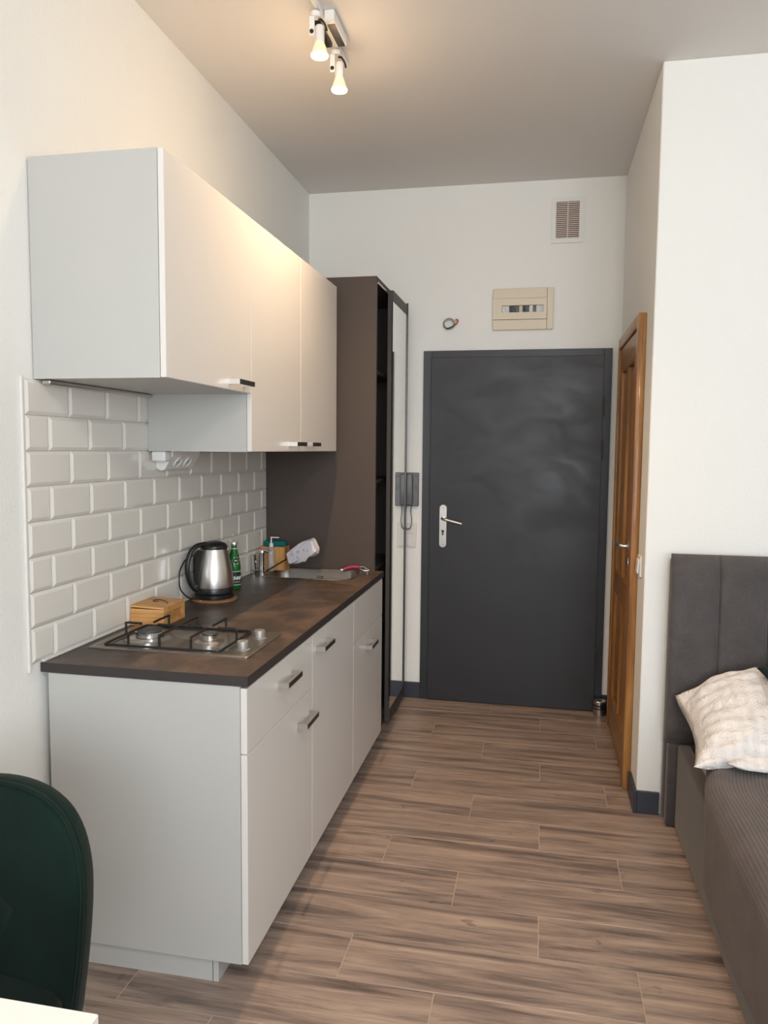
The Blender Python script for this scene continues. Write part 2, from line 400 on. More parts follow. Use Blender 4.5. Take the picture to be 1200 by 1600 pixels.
for q, s in ((a, b2), (b2, c2)):
    for i in range(len(lp)): bm.faces.new((q[i], q[(i+1) % len(lp)], s[(i+1) % len(lp)], s[i]))
bm.faces.new(c2)
esc = obj('handle_plate', bm, M['nickel'], d1, smooth=35)
bm = newbm()
for z in (1.160, 0.944): lathe(bm, [(0, 0.0015), (0.004, 0.0015), (0.005, 0)], n=12, M=Matrix.Translation((0.83, yl-0.0075, z)) @ Matrix.Rotation(math.radians(90), 4, 'X'))
obj('screw', bm, M['steel'], esc)
bm = newbm(); lathe(bm, [(0, 0.004), (0.0085, 0.004), (0.0085, 0)], n=18, M=Matrix.Translation((0.83, yl-0.0075, 1.022)) @ Matrix.Rotation(math.radians(90), 4, 'X')); box(bm, 0.8255, 0.8345, yl-0.0115, yl-0.0075, 0.998, 1.018)
obj('lock_cylinder', bm, M['bronze'], esc)
bm = newbm(); tube(bm, curve([(0.830, yl-0.007, 1.098), (0.830, yl-0.035, 1.098), (0.842, yl-0.052, 1.096), (0.872, yl-0.056, 1.089), (0.945, yl-0.056, 1.072)], 5), 0.0092, 12)
obj('lever', bm, M['nickel'], d1, smooth=50)
for z0, z1 in ((1.695, 1.805), (1.455, 1.560), (0.283, 0.385)):
    bm = newbm(); lathe(bm, [(0, 0), (0.004, 0), (0.0048, 0.003), (0.0048, z1-z0-.003), (0.004, z1-z0), (0, z1-z0)], 1.720, D-0.040, z0, n=14)
    obj('hinge', bm, M['bronze'], d1, smooth=40)

# ---------------------------------------------------------------- pine door on the hall's right wall
d2 = thing('door_2', 'orange varnished pine panel door with lever handle', None, (W, 3.9, 0)); d2['kind'] = 'structure'
PX = W-0.014
for nm, a in (('frame_post', (3.452, 3.520, 0.0, 2.085)), ('frame_post', (4.262, 4.300, 0.0, 2.085)), ('frame_head', (3.520, 4.262, 2.030, 2.085))):
    pbox(nm, M['pine'] if nm == 'frame_post' else M['pine_h'], d2, W-0.034, W-0.0003, a[0], a[1], a[2], a[3], bev=0.004, seg=2, smooth=40)
def wp(nm, y0, y1, z0, z1, x=W-0.026, mt='pine', bev=0.002): return pbox(nm, M[mt], d2, x, W-0.0003, y0, y1, z0, z1, bev=bev)
Y0, Y1 = 3.524, 4.258
wp('stile', Y0, 3.630, 0.008, 2.026); wp('stile', 4.150, Y1, 0.008, 2.026)
wp('top_rail', 3.630, 4.150, 1.900, 2.026, mt='pine_h'); wp('middle_rail', 3.630, 4.150, 0.765, 0.885, mt='pine_h'); wp('bottom_rail', 3.630, 4.150, 0.008, 0.205, mt='pine_h')
wp('muntin', 3.850, 3.930, 0.885, 1.900); wp('muntin', 3.850, 3.930, 0.205, 0.765)
for y0, y1 in ((3.630, 3.850), (3.930, 4.150)):
    for z0, z1 in ((0.885, 1.900), (0.205, 0.765)):
        bm = newbm(); i, xx, x2 = 0.045, W-0.005, W-0.018
        o1 = [bm.verts.new((xx, y, z)) for y, z in ((y0, z0), (y1, z0), (y1, z1), (y0, z1))]
        o2 = [bm.verts.new((x2, y, z)) for y, z in ((y0+i, z0+i), (y1-i, z0+i), (y1-i, z1-i), (y0+i, z1-i))]
        for k in range(4): bm.faces.new((o1[k], o1[(k+1) % 4], o2[(k+1) % 4], o2[k]))
        bm.faces.new(o2); obj('panel', bm, M['pine'], d2)
RX = Matrix.Rotation(math.radians(-90), 4, 'Y')
bm = newbm(); lathe(bm, [(0, 0.009), (0.022, 0.009), (0.025, 0.006), (0.025, 0)], n=24, M=Matrix.Translation((W-0.026, 3.575, 1.075)) @ RX)
rose = obj('handle_rose', bm, M['nickel'], d2, smooth=40)
bm = newbm(); tube(bm, curve([(W-0.02, 3.575, 1.075), (W-0.055, 3.575, 1.075), (W-0.068, 3.59, 1.075), (W-0.070, 3.63, 1.075), (W-0.070, 3.70, 1.076)], 6), 0.0095, 12)
obj('lever', bm, M['nickel'], rose, smooth=50)
bm = newbm(); lathe(bm, [(0, 0.011), (0.012, 0.011), (0.022, 0.007), (0.023, 0)], n=24, M=Matrix.Translation((W-0.026, 3.575, 1.000)) @ RX)
obj('keyhole_rose', bm, M['chrome'], d2, smooth=40)

# ---------------------------------------------------------------- things on the walls
t = thing('light_switch', 'white light switch beside the pine door frame', 'switch', (W, 3.38, 1.02))
pbox('switch_frame', M['plastic'], t, W-0.010, W-0.0002, 3.325, 3.407, 0.975, 1.062, bev=0.003, seg=2)
pbox('rocker', M['plastic'], t, W-0.017, W-0.0102, 3.338, 3.394, 0.988, 1.048, bev=0.002, M=rot_about((W-0.012, 3.366, 1.018), 'Y', 3))
t = thing('wall_socket', 'small white wall socket low between dark door and pine door', 'socket', (W, 4.40, 0.24))
pbox('socket_frame', M['plastic'], t, W-0.009, W-0.0002, 4.335, 4.420, 0.19, 0.335, bev=0.003)
for z in (0.226, 0.298):
    bm = newbm(); lathe(bm, [(0.0, 0.004), (0.018, 0.004), (0.021, 0.019), (0.024, 0.019), (0.026, 0)], n=24, M=Matrix.Translation((W-0.009, 4.378, z)) @ RX); obj('socket_well', bm, M['plastic'], t, smooth=40)
t = thing('double_light_switch', 'cream two-gang light switch under the grey intercom phone', 'switch', (0.625, D, 0.99))
pbox('switch_frame', M['trim'], t, 0.583, 0.667, D-0.009, D-0.0002, 0.914, 1.062, bev=0.003)
for z in (0.925, 0.995): pbox('rocker', M['trim'], t, 0.597, 0.653, D-0.014, D-0.0092, z, z+0.055, bev=0.002)
t = thing('intercom_phone', 'grey wall-mounted intercom handset by the dark entrance door', 'intercom', (0.634, D, 1.16))
pbox('housing', M['greyplastic'], t, 0.588, 0.680, D-0.028, D-0.0002, 1.163, 1.362, bev=0.004, seg=2)
bm = newbm(); box(bm, 0.594, 0.648, D-0.052, D-0.0285, 1.170, 1.356, bev=0.008, seg=3); obj('handset', bm, M['greyplastic'], t, smooth=40)
bm = newbm(); box(bm, 0.656, 0.672, D-0.031, D-0.0285, 1.334, 1.348); obj('button', bm, M['black'], t)
bm = newbm()
for k in range(6): box(bm, 0.656, 0.672, D-0.0295, D-0.0285, 1.290-k*.006, 1.292-k*.006)
obj('speaker_slots', bm, M['black'], t)
bm = newbm(); P = curve([(0.612, D-0.035, 1.168), (0.606, D-0.032, 1.13), (0.597, D-0.03, 1.07), (0.612, D-0.03, 1.028), (0.634, D-0.03, 1.035), (0.642, D-0.03, 1.08), (0.636, D-0.03, 1.13), (0.640, D-0.022, 1.165)], 26)
coil = []
for i in range(len(P)):
    tt = (P[min(i+1, len(P)-1)]-P[max(i-1, 0)]).normalized(); u = tt.orthogonal().normalized() if i == 0 else (u-tt*u.dot(tt)).normalized(); v = tt.cross(u)
    an = i*1.1; coil.append(P[i]+(u*math.cos(an)+v*math.sin(an))*0.0032)
tube(bm, coil, 0.0018, 6); obj('coiled_cord', bm, M['greyplastic'], t, smooth=True)
# vent
t = thing('vent_grille', 'white louvred ventilation grille high on the far wall', 'vent', (1.496, D, 2.65))
x0, x1, z0, z1 = 1.409, 1.583, 2.653, 2.900
bm = newbm(); f = 0.024
for a in ((x0, x1, z0, z0+f), (x0, x1, z1-f, z1), (x0, x0+f, z0+f, z1-f), (x1-f, x1, z0+f, z1-f)): box(bm, a[0], a[1], D-0.012, D-0.0002, a[2], a[3])
obj('frame', bm, M['plastic'], t)
pbox('backing', M['cork'], t, x0+f, x1-f, D-0.0018, D-0.0004, z0+f, z1-f)
n = 19
for k in range(n):
    zc = z0+f+(k+0.5)*(z1-z0-2*f)/n
    pbox('slat', M['plastic'], t, x0+f, x1-f, D-0.010, D-0.003, zc-0.0016, zc+0.0016, M=rot_about((1.5, D-0.0065, zc), 'X', 28))
pbox('divider', M['plastic'], t, 1.4945, 1.4985, D-0.0125, D-0.009, z0+f, z1-f)
# fuse box
t = thing('fuse_box', 'cream fuse box cover with small breaker window above entrance door', 'fuse box', (1.263, D, 2.18))
x0, x1, z0, z1 = 1.094, 1.432, 2.180, 2.412; xd = x1-0.037; za, zb = 2.239, 2.353
pbox('side_cover', M['cream'], t, xd+0.001, x1, D-0.020, D-0.0002, z0, z1, bev=0.003)
pbox('top_cover', M['cream'], t, x0, xd, D-0.020, D-0.0002, zb+0.0012, z1, bev=0.003)
pbox('bottom_cover', M['cream'], t, x0, xd, D-0.020, D-0.0002, z0, za-0.0012, bev=0.003)
bm = newbm(); wx0, wx1, wz0, wz1 = 1.146, 1.376, 2.277, 2.316
for a in ((x0, wx0, za, zb), (wx1, xd, za, zb), (wx0, wx1, za, wz0), (wx0, wx1, wz1, zb)): box(bm, a[0], a[1], D-0.024, D-0.0002, a[2], a[3])
dr = obj('flap_door', bm, M['cream'], t)
pbox('window_pane', M['pane'], dr, wx0, wx1, D-0.020, D-0.0190, wz0, wz1)
for k in range(12):
    c = 'plastic' if k in (0, 1, 8, 10, 11) else ('cream' if k == 5 else ('black' if k in (2, 3, 6) else 'greyplastic'))
    xx = wx0+0.002+k*(wx1-wx0-.004)/12
    pbox('breaker', M[c], t, xx+0.0006, xx+0.0182, D-0.012, D-0.001, wz0+0.0005, wz1-0.0005)
# cable coil
t = thing('cable_coil', 'loose coil of grey cable sticking out above the dark door', 'cable', (0.85, D, 2.2))
bm = newbm(); P = []
for i in range(58):
    a = i/24*2*math.pi; r = 0.034-0.0075*(i/57); P.append((0.845+r*math.cos(a+2.6), D-0.012-0.022*i/57, 2.222-r*math.sin(a+2.6)*0.95))
P = [(0.812, D, 2.205)]+P
tube(bm, P, 0.0034, 8); obj('coil', bm, M['beigewire'], t, smooth=50)
bm = newbm(); e = P[-1]; tube(bm, curve([(0.830, D-0.03, 2.192), (0.865, D-0.036, 2.203), (0.893, D-0.036, 2.222)], 5), 0.0032, 8); obj('wire', bm, M['black'], t, smooth=50)
bm = newbm(); tube(bm, curve([(0.884, D-0.036, 2.215), (0.893, D-0.036, 2.224), (0.898, D-0.037, 2.236), (0.892, D-0.037, 2.243), (0.884, D-0.037, 2.237)], 5), 0.0045, 8); obj('end_cap', bm, M['orange'], t, smooth=50)
# metal canister by the door
t = thing('metal_canister', 'small black and silver metal tin on the floor by the entrance door', 'tin', (1.747, 4.405, 0))
bm = newbm(); lathe(bm, [(0, 0), (0.033, 0), (0.036, 0.004), (0.036, 0.040), (0.034, 0.041), (0.034, 0.047), (0.036, 0.048), (0.036, 0.057), (0.034, 0.058), (0.034, 0.064), (0.036, 0.065), (0.036, 0.074), (0, 0.074)], 1.744, 4.425, 0, n=32); obj('body', bm, M['steel'], t, smooth=30)
for z in (0.041, 0.058): 
    bm = newbm(); lathe(bm, [(0.0345, z), (0.0352, z+.0005), (0.0352, z+.0055), (0.0345, z+.006)], 1.744, 4.425, 0, n=32); obj('band', bm, M['black'], t, smooth=True)
bm = newbm(); lathe(bm, [(0.036, 0.074), (0.037, 0.075), (0.037, 0.083), (0.034, 0.087), (0, 0.087)], 1.744, 4.425, 0, n=32); obj('lid', bm, M['steel'], t, smooth=30)

# ---------------------------------------------------------------- track light
t = thing('track_light', 'white ceiling track light with two lit warm spots', 'lamp', (0.605, 2.8, H))
pbox('rail', M['plastic'], t, 0.592, 0.610, 1.45, 3.03, H-0.018, H-0.0005, bev=0.002)
bx = pbox('power_adapter', M['plastic'], t, 0.614, 0.650, 2.665, 2.845, H-0.038, H-0.0005, bev=0.003)
pbox('black_underside', M['enamel'], bx, 0.6185, 0.6455, 2.690, 2.838, H-0.0395, H-0.0382, label='black underside of the adapter')
pbox('black_clip', M['enamel'], t, 0.570, 0.592, 2.70, 2.855, H-0.030, H-0.012, bev=0.001)
for i, y in enumerate((2.648, 2.905, 2.15)):
    x = 0.598 if i != 1 else 0.600
    zt = H-0.018
    s = obj('spot_bracket', box(newbm(), x-0.024, x-0.006, y-0.024, y-0.019, zt-0.086, zt-0.022, bev=0.001), M['plastic'], t)
    bm = newbm(); lathe(bm, [(0, 0), (0.016, 0), (0.018, 0.004), (0.018, 0.016), (0, 0.016)], x-0.006, y-0.006, zt-0.020, n=20); obj('swivel', bm, M['plastic'], s, smooth=40)
    bm = newbm(); lathe(bm, [(0, 0.0), (0.0165, 0.0), (0.0165, 0.050), (0.012, 0.056), (0, 0.056)], x+0.006, y, zt-0.100, n=24); obj('lamp_holder', bm, M['plastic'], s, smooth=40)
    bm = newbm(); lathe(bm, [(0, 0.0035), (0.0065, 0.0035), (0.0072, 0)], n=16, M=Matrix.Translation((x-0.015, y-0.0242, zt-0.072)) @ Matrix.Rotation(math.radians(90), 4, 'X')); obj('knob', bm, M['black'], s, smooth=40)
    bm = newbm(); tube(bm, curve([(x+0.002, y+0.004, zt-0.022), (x+0.014, y-0.005, zt-0.028), (x+0.026, y, zt-0.045), (x+0.030, y+0.004, zt-0.062)], 5), 0.0038, 8); obj('lead', bm, M['black'], s, smooth=50)
    zb0 = zt-0.100
    bm = newbm(); lathe(bm, [(0.0165, 0), (0.020, -0.010), (0.027, -0.030), (0.0300, -0.040)], x+0.006, y, zb0, n=28); bl = obj('bulb', bm, M['bulbcone'], t, smooth=True)
    bm = newbm(); lathe(bm, [(0.0300, -0.040), (0.029, -0.045), (0.014, -0.0495), (0, -0.050)], x+0.006, y, zb0, n=28); obj('bulb_face', bm, M['bulb'], bl, smooth=True)
    sp = lamp('spot_light', 'SPOT', (x+0.006, y, zb0-0.056), 46 if i < 2 else 16, WARM, 0.020, spot_size=math.radians(122), spot_blend=0.85)
    sp.parent = None
    lamp('spot_glow', 'POINT', (x+0.006, y, zb0-0.075), 1.5 if i < 2 else 0.8, WARM, 0.03)

# ---------------------------------------------------------------- kitchen: base cabinets
FX0, FX1 = 0.6015, 0.6200       # door thickness
ZB, ZT = 0.070, 0.860
WYA, WYB = 1.902, 3.734
def handle(parent, xf, y0, y1, z, hz=0.0080):      # one U-shaped bracket handle: nickel posts, dark front face
    bm = newbm(); pr = [(xf, y0), (xf+0.036, y0), (xf+0.036, y1), (xf, y1), (xf, y1-0.010), (xf+0.027, y1-0.010), (xf+0.027, y0+0.010), (xf, y0+0.010)]
    a = [bm.verts.new((x, y, z-hz)) for x, y in pr]; b2 = [bm.verts.new((x, y, z+hz)) for x, y in pr]
    for q in (a, b2[::-1]):
        for f in ((0, 1, 6, 7), (1, 2, 5, 6), (2, 3, 4, 5)): bm.faces.new([q[k] for k in f])
    for k in range(8): bm.faces.new((a[k], a[(k+1) % 8], b2[(k+1) % 8], b2[k]))
    h = obj('handle', bm, M['nickel'], parent); h.data.materials.append(M['bronze'])
    for p in h.data.polygons:
        if p.normal.x > 0.9 and p.center.x > min(v.co.x for v in h.data.vertices)+0.03: p.material_index = 1
def front(name, parent, y0, y1, z0, z1, xa=FX0, xb=FX1):
    return pbox(name, M['lacquer'], parent, xa, xb, y0+0.0012, y1-0.0012, z0+0.0012, z1-0.0012, bev=0.0012)
def carcass(parent, y0, y1, z0, z1, x1, x0=0.022, back=True, end=True):
    q = 0.016
    for yy in ((y0, y0+q), (y1-q, y1)): pbox('side_panel', M['lacquer_body'], parent, x0, x1, yy[0]+.0002, yy[1]-.0002, z0, z1, bev=0.0005)
    pbox('bottom_panel', M['lacquer_body'], parent, x0, x1-.001, y0+q, y1-q, z0+.0005, z0+q)
    pbox('top_panel', M['lacquer_body'], parent, x0, x1-.001, y0+q, y1-q, z1-q, z1-.0005)
    pbox('back_panel', M['lacquer_body'], parent, x0, x0+.004, y0+q, y1-q, z0+q, z1-q)
Y = [1.905, 2.516, 3.122, 3.728]
labs = ['white base cabinet nearest the viewer, one drawer over one door, under the hob', 'white base cabinet in the middle, one tall door and no drawer', 'white base cabinet under the sink next to the dark wardrobe']
bc = []
for i in range(3):
    y0, y1 = Y[i], Y[i+1]
    t = thing('base_cabinet', labs[i], 'cabinet', (0.31, (y0+y1)/2, 0), group='white kitchen base cabinets')
    bc.append(t); q = 0.016
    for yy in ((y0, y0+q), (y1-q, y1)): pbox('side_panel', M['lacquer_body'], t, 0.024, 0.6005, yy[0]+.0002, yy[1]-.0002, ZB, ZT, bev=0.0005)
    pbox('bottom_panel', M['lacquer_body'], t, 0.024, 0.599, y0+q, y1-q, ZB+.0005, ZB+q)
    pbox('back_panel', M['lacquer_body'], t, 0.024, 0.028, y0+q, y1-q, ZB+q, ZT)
    if i != 1:
        pbox('divider', M['lacquer_body'], t, 0.56, 0.599, y0+q, y1-q, 0.662, 0.678)
        dw = front('drawer_front' if i == 0 else 'sink_panel', t, y0, y1, 0.671, 0.856); dd = front('door', t, y0, y1, ZB, 0.671)
    else: dd = front('door', t, y0, y1, ZB, 0.856)
    if i == 0: handle(dw, FX1, 2.155, 2.290, 0.789); handle(dd, FX1, 2.345, 2.478, 0.593)
    if i == 1: handle(dd, FX1, 2.556, 2.690, 0.797)
    if i == 2: handle(dd, FX1, 3.340, 3.474, 0.602)
    pbox('plinth', M['lacquer_body'], t, 0.511, 0.527, y0+(0.012 if i == 0 else 0), y1, 0.0005, ZB-0.0005, label='recessed plinth board')
    if i == 0: pbox('plinth_return', M['lacquer_body'], t, 0.06, 0.508, y0+0.012, y0+0.028, 0.0005, ZB-0.0005)
# worktop with sink cut-out
SX0, SX1, SY0, SY1 = 0.085, 0.520, 3.420, 3.705
t = thing('worktop', 'dark rusty-brown stone-look kitchen worktop along the left wall', 'worktop', (0.31, 2.8, 0.862))
bm = newbm(); plate(bm, [[(0.013, WYA), (0.624, WYA), (0.624, WYB), (0.013, WYB)], rrect(SX0, SX1, SY0, SY1, 0.06)[::-1]], 0.8624, 0.8897); obj('slab', bm, M['worktop'], t)
bm = newbm(); box(bm, 0.6242, 0.6252, WYA, WYB, 0.8624, 0.8893); box(bm, 0.003, 0.6252, WYA-0.001, WYA-0.0002, 0.8624, 0.8893); obj('edge_band', bm, M['worktopedge'], t)
WZ = 0.8897
# sink
t = thing('sink', 'inset stainless steel sink bowl in the dark worktop', 'sink', (0.30, 3.56, WZ-0.13))
bm = newbm(); prof = [(0.010, 0.0012, 0.066), (0.008, 0.0032, 0.066), (0.0, 0.0030, 0.060), (-0.004, -0.002, 0.056), (-0.008, -0.115, 0.052), (-0.030, -0.132, 0.040), (-0.10, -0.134, 0.03)]
rs = []
for off, z, rad in prof: rs.append([bm.verts.new((x, y, WZ+z)) for x, y in rrect(SX0-off, SX1+off, SY0-off, SY1+off, max(rad, 0.01))])
for a, b2 in zip(rs, rs[1:]):
    for i in range(len(a)): bm.faces.new((a[i], a[(i+1) % len(a)], b2[(i+1) % len(a)], b2[i]))
bm.faces.new(rs[-1]); obj('bowl', bm, M['sinksteel'], t, smooth=40)
bm = newbm(); lathe(bm, [(0, 0.002), (0.02, 0.002), (0.030, 0.003), (0.034, 0.0)], 0.30, 3.57, WZ-0.134, n=24); obj('drain', bm, M['chrome'], t, smooth=40)
bm = newbm()
for k in range(4): box(bm, 0.29+k*0.009, 0.294+k*0.009, SY1-0.0125+.004, SY1-0.006+.004, WZ-0.055, WZ-0.030)
obj('overflow_slots', bm, M['black'], t)
# hob
HX0, HX1, HY0, HY1 = 0.045, 0.560, 2.065, 2.372
t = thing('gas_hob', 'two-burner stainless steel gas hob with black pan supports', 'hob', (0.30, 2.22, WZ))
bm = newbm(); rs = []
for off, z, rad in ((0, 0.0002, 0.008), (0, 0.004, 0.008), (0.004, 0.0065, 0.008), (0.016, 0.0065, 0.008), (0.022, 0.0035, 0.010)):
    rs.append([bm.verts.new((x, y, WZ+z)) for x, y in rrect(HX0+off, HX1-off, HY0+off, HY1-off, rad, 4)])
for a, b2 in zip(rs, rs[1:]):
    for i in range(len(a)): bm.faces.new((a[i], a[(i+1) % len(a)], b2[(i+1) % len(a)], b2[i]))
bm.faces.new(rs[-1]); obj('steel_top', bm, M['sinksteel'], t, smooth=30)
for cx, cy, r in ((0.168, 2.222, 0.044), (0.372, 2.222, 0.027)):
    bm = newbm(); lathe(bm, [(r*1.75, 0.0), (r*1.5, 0.003), (r*0.95, 0.006), (r*0.95, 0.008), (0, 0.008)], cx, cy, WZ+0.0034, n=36); bu = obj('burner', bm, M['steel'], t, smooth=40)
    bm = newbm()
    n = 40; rings = []
    for rr2, z in ((r, 0.008), (r*1.02, 0.009), (r*1.02, 0.022), (r*0.9, 0.0235), (0, 0.0235)):
        rings.append((rr2, z))
    lathe(bm, rings, cx, cy, WZ+0.0034, n=n); crown = obj('burner_crown', bm, M['chrome'], bu, smooth=25)
    bm = newbm(); lathe(bm, [(0, 0.0235), (r*0.92, 0.0235), (r*0.94, 0.0250), (r*0.90, 0.0280), (0, 0.0290)], cx, cy, WZ+0.0034, n=36); obj('burner_cap', bm, M['capmetal'], bu, smooth=40)
for y in (2.150, 2.292):
    bm = newbm(); lathe(bm, [(0, 0), (0.021, 0), (0.021, 0.002), (0.0175, 0.004), (0.0175, 0.025), (0.016, 0.0275), (0, 0.0275)], 0.512, y, WZ+0.0062-0.003, n=32); obj('knob', bm, M['knobmetal'], t, smooth=35)
bm = newbm(); GZ0, GZ1 = WZ+0.0095, WZ+0.047; gx0, gx1, gy0, gy1 = 0.085, 0.462, 2.090, 2.352; gr = 0.0038
tube(bm, [(x, y, GZ0) for x, y in rrect(gx0, gx1, gy0, gy1, 0.012, 4)], gr, 8, closed=True)
def prong(a, b2): tube(bm, curve([(a[0], a[1], GZ0), (a[0], a[1], GZ1-0.008), (a[0]+(b2[0]-a[0])*.06, a[1]+(b2[1]-a[1])*.06, GZ1), (b2[0], b2[1], GZ1)], 4), gr, 8)
for cx, g in ((0.168, 0.028), (0.372, 0.028)):
    prong((cx, gy0), (cx, 2.222-g)); prong((cx, gy1), (cx, 2.222+g))
cx = 0.270; prong((cx, gy0), (cx, 2.222)); prong((cx, gy1), (cx, 2.222))
prong((gx0, 2.222), (0.168-0.028, 2.222)); prong((gx1, 2.222), (0.372+0.028, 2.222)); tube(bm, [(0.168+.028, 2.222, GZ1), (0.372-.028, 2.222, GZ1)], gr, 8)
obj('pan_support', bm, M['enamel'], t, smooth=50)

# ---------------------------------------------------------------- wall cabinets
t1 = thing('wall_cabinet', 'short white wall cabinet nearest the viewer, above the hob', 'cabinet', (0.2, 2.21, 1.683), group='white kitchen wall cabinets')
def wallcab(t, y0, y1, z0, z1, gap=0.0012):
    q = 0.016
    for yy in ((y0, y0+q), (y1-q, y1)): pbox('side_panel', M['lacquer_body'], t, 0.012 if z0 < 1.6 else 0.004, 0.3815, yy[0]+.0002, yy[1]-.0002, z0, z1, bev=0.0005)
    pbox('bottom_panel', M['lacquer_body'], t, 0.012, 0.3805, y0+q, y1-q, z0+.0005, z0+q)
    pbox('top_panel', M['lacquer_body'], t, 0.012, 0.3805, y0+q, y1-q, z1-q, z1-.0005)
    pbox('back_panel', M['lacquer_body'], t, 0.012, 0.016, y0+q, y1-q, z0+q, z1-q)
wallcab(t1, 1.905, 2.520, 1.685, 2.277)
dd = front('door', t1, 1.905, 2.520, 1.685, 2.277, 0.3825, 0.3995); handle(dd, 0.3995, 2.330, 2.462, 1.712)
t2 = thing('wall_cabinet', 'taller white two-door wall cabinet beside the dark wardrobe', 'cabinet', (0.2, 3.09, 1.486), group='white kitchen wall cabinets')
wallcab(t2, 2.5205, 3.653, 1.486, 2.277)
dd = front('door', t2, 2.5205, 3.080, 1.486, 2.277, 0.3825, 0.3995); handle(dd, 0.3995, 2.925, 3.055, 1.517)
dd = front('door', t2, 3.080, 3.653, 1.486, 2.277, 0.3825, 0.3995); handle(dd, 0.3995, 3.135, 3.262, 1.517)
bm = newbm(); box(bm, 0.013, 0.040, 1.925, 2.50, 1.672, 1.6845, bev=0.003); tag(obj('hanging_rail', bm, M['nickel'], at=(0.02, 2.2, 1.68)), 'thin grey metal rail under the short wall cabinet', 'rail')
# socket block under the tall wall cabinet
t = thing('angled_socket_block', 'white angled double socket block with plug under the wall cabinet', 'socket', (0.04, 2.68, 1.42))
def wedge(bm, y0, y1):
    pr = [(0.012, 1.4855), (0.078, 1.4855), (0.078, 1.470), (0.045, 1.420), (0.030, 1.415), (0.012, 1.425)]
    a = [bm.verts.new((x, y0, z)) for x, z in pr]; b2 = [bm.verts.new((x, y1, z)) for x, z in pr]
    bm.faces.new(a); bm.faces.new(b2[::-1])
    for i in range(len(pr)): bm.faces.new((a[i], a[(i+1) % len(pr)], b2[(i+1) % len(pr)], b2[i]))
bm = newbm(); wedge(bm, 2.575, 2.80); obj('housing', bm, M['plastic'], t)
nrm = Vector((0.050, 0, -0.033)).normalized()
for y in (2.645, 2.725):
    q = nrm.to_track_quat('Z', 'Y').to_matrix().to_4x4(); bm = newbm()
    lathe(bm, [(0, 0.001), (0.019, 0.001), (0.021, 0.004), (0.023, 0.004), (0.024, 0)], n=24, M=Matrix.Translation((0.0615, y, 1.445)) @ q); s = obj('socket_face', bm, M['trim'], t, smooth=40)
    bm = newbm()
    for dy in (-0.009, 0.009): lathe(bm, [(0, 0.0018), (0.0024, 0.0018), (0.0024, 0)], n=10, M=Matrix.Translation((0.0615, y+dy, 1.445)) @ q)
    obj('socket_hole', bm, M['black'], s)
pbox('plug', M['plastic'], t, 0.022, 0.075, 2.520, 2.5745, 1.450, 1.4855, bev=0.006, seg=3, smooth=40)

# ---------------------------------------------------------------- wardrobe
WY0, WY1, WX, WH = 3.738, 4.480, 0.578, 2.340
t = thing('wardrobe', 'tall brown-charcoal wardrobe with mirrored sliding door beside the entrance', 'wardrobe', (0.3, 4.1, 0))
q = 0.018
pbox('side_panel', M['charcoal'], t, 0.003, WX, WY0, WY0+q, 0.0005, WH, bev=0.001); pbox('side_panel', M['charcoal'], t, 0.003, WX, WY1-q, WY1, 0.0005, WH, bev=0.001)
pbox('top_panel', M['charcoal'], t, 0.003, WX-.001, WY0+q, WY1-q, WH-0.025, WH-.0005); pbox('bottom_panel', M['charcoal'], t, 0.003, WX-.002, WY0+q, WY1-q, 0.065, 0.083)
pbox('back_panel', M['insideshade'], t, 0.003, 0.008, WY0+q, WY1-q, 0.083, WH-0.025)
pbox('plinth', M['charcoal'], t, 0.545, 0.570, WY0+q, WY1-q, 0.0005, 0.0645)
for z in (1.895, 1.33, 0.868, 0.448): pbox('shelf', M['charcoal'], t, 0.0085, WX-0.035, WY0+q+.0005, WY1-q-.0005, z-0.009, z+0.009)
tr = pbox('top_track', M['nickel'], t, WX-0.0005, WX+0.004, WY0+q, WY1-0.02, WH-0.034, WH-0.026)
DY0, DY1 = 3.995, 4.440
dr = obj('mirror_door', box(newbm(), WX+0.004, 0.604, DY0, DY1, 0.022, 2.322, bev=0.001), M['charcoal_front'], t)
pbox('door_rail', M['charcoal_front'], dr, 0.6042, 0.611, DY0+.0005, DY1-.013, 2.266, 2.321); pbox('door_rail', M['charcoal_front'], dr, 0.6042, 0.611, DY0+.0005, DY1-.013, 0.024, 0.088)
pbox('mirror', M['mirror'], dr, 0.6042, 0.6095, DY0+.002, DY1-.013, 0.0885, 2.2655)
pbox('edge_handle', M['bronze'], dr, 0.6042, 0.6150, DY1-.0125, DY1-.0005, 0.045, 2.335, bev=0.001)
bm = newbm(); box(bm, 0.25, 0.53, 3.80, 4.10, 0.0835, 0.105, bev=0.008, seg=2); box(bm, 0.26, 0.525, 3.81, 4.09, 0.1055, 0.130, bev=0.010, seg=2); tag(obj('folded_towel', bm, M['blue'], at=(0.4, 3.95, 0.084), smooth=40), 'folded blue cloth on the lowest shelf of the dark wardrobe', 'towel')

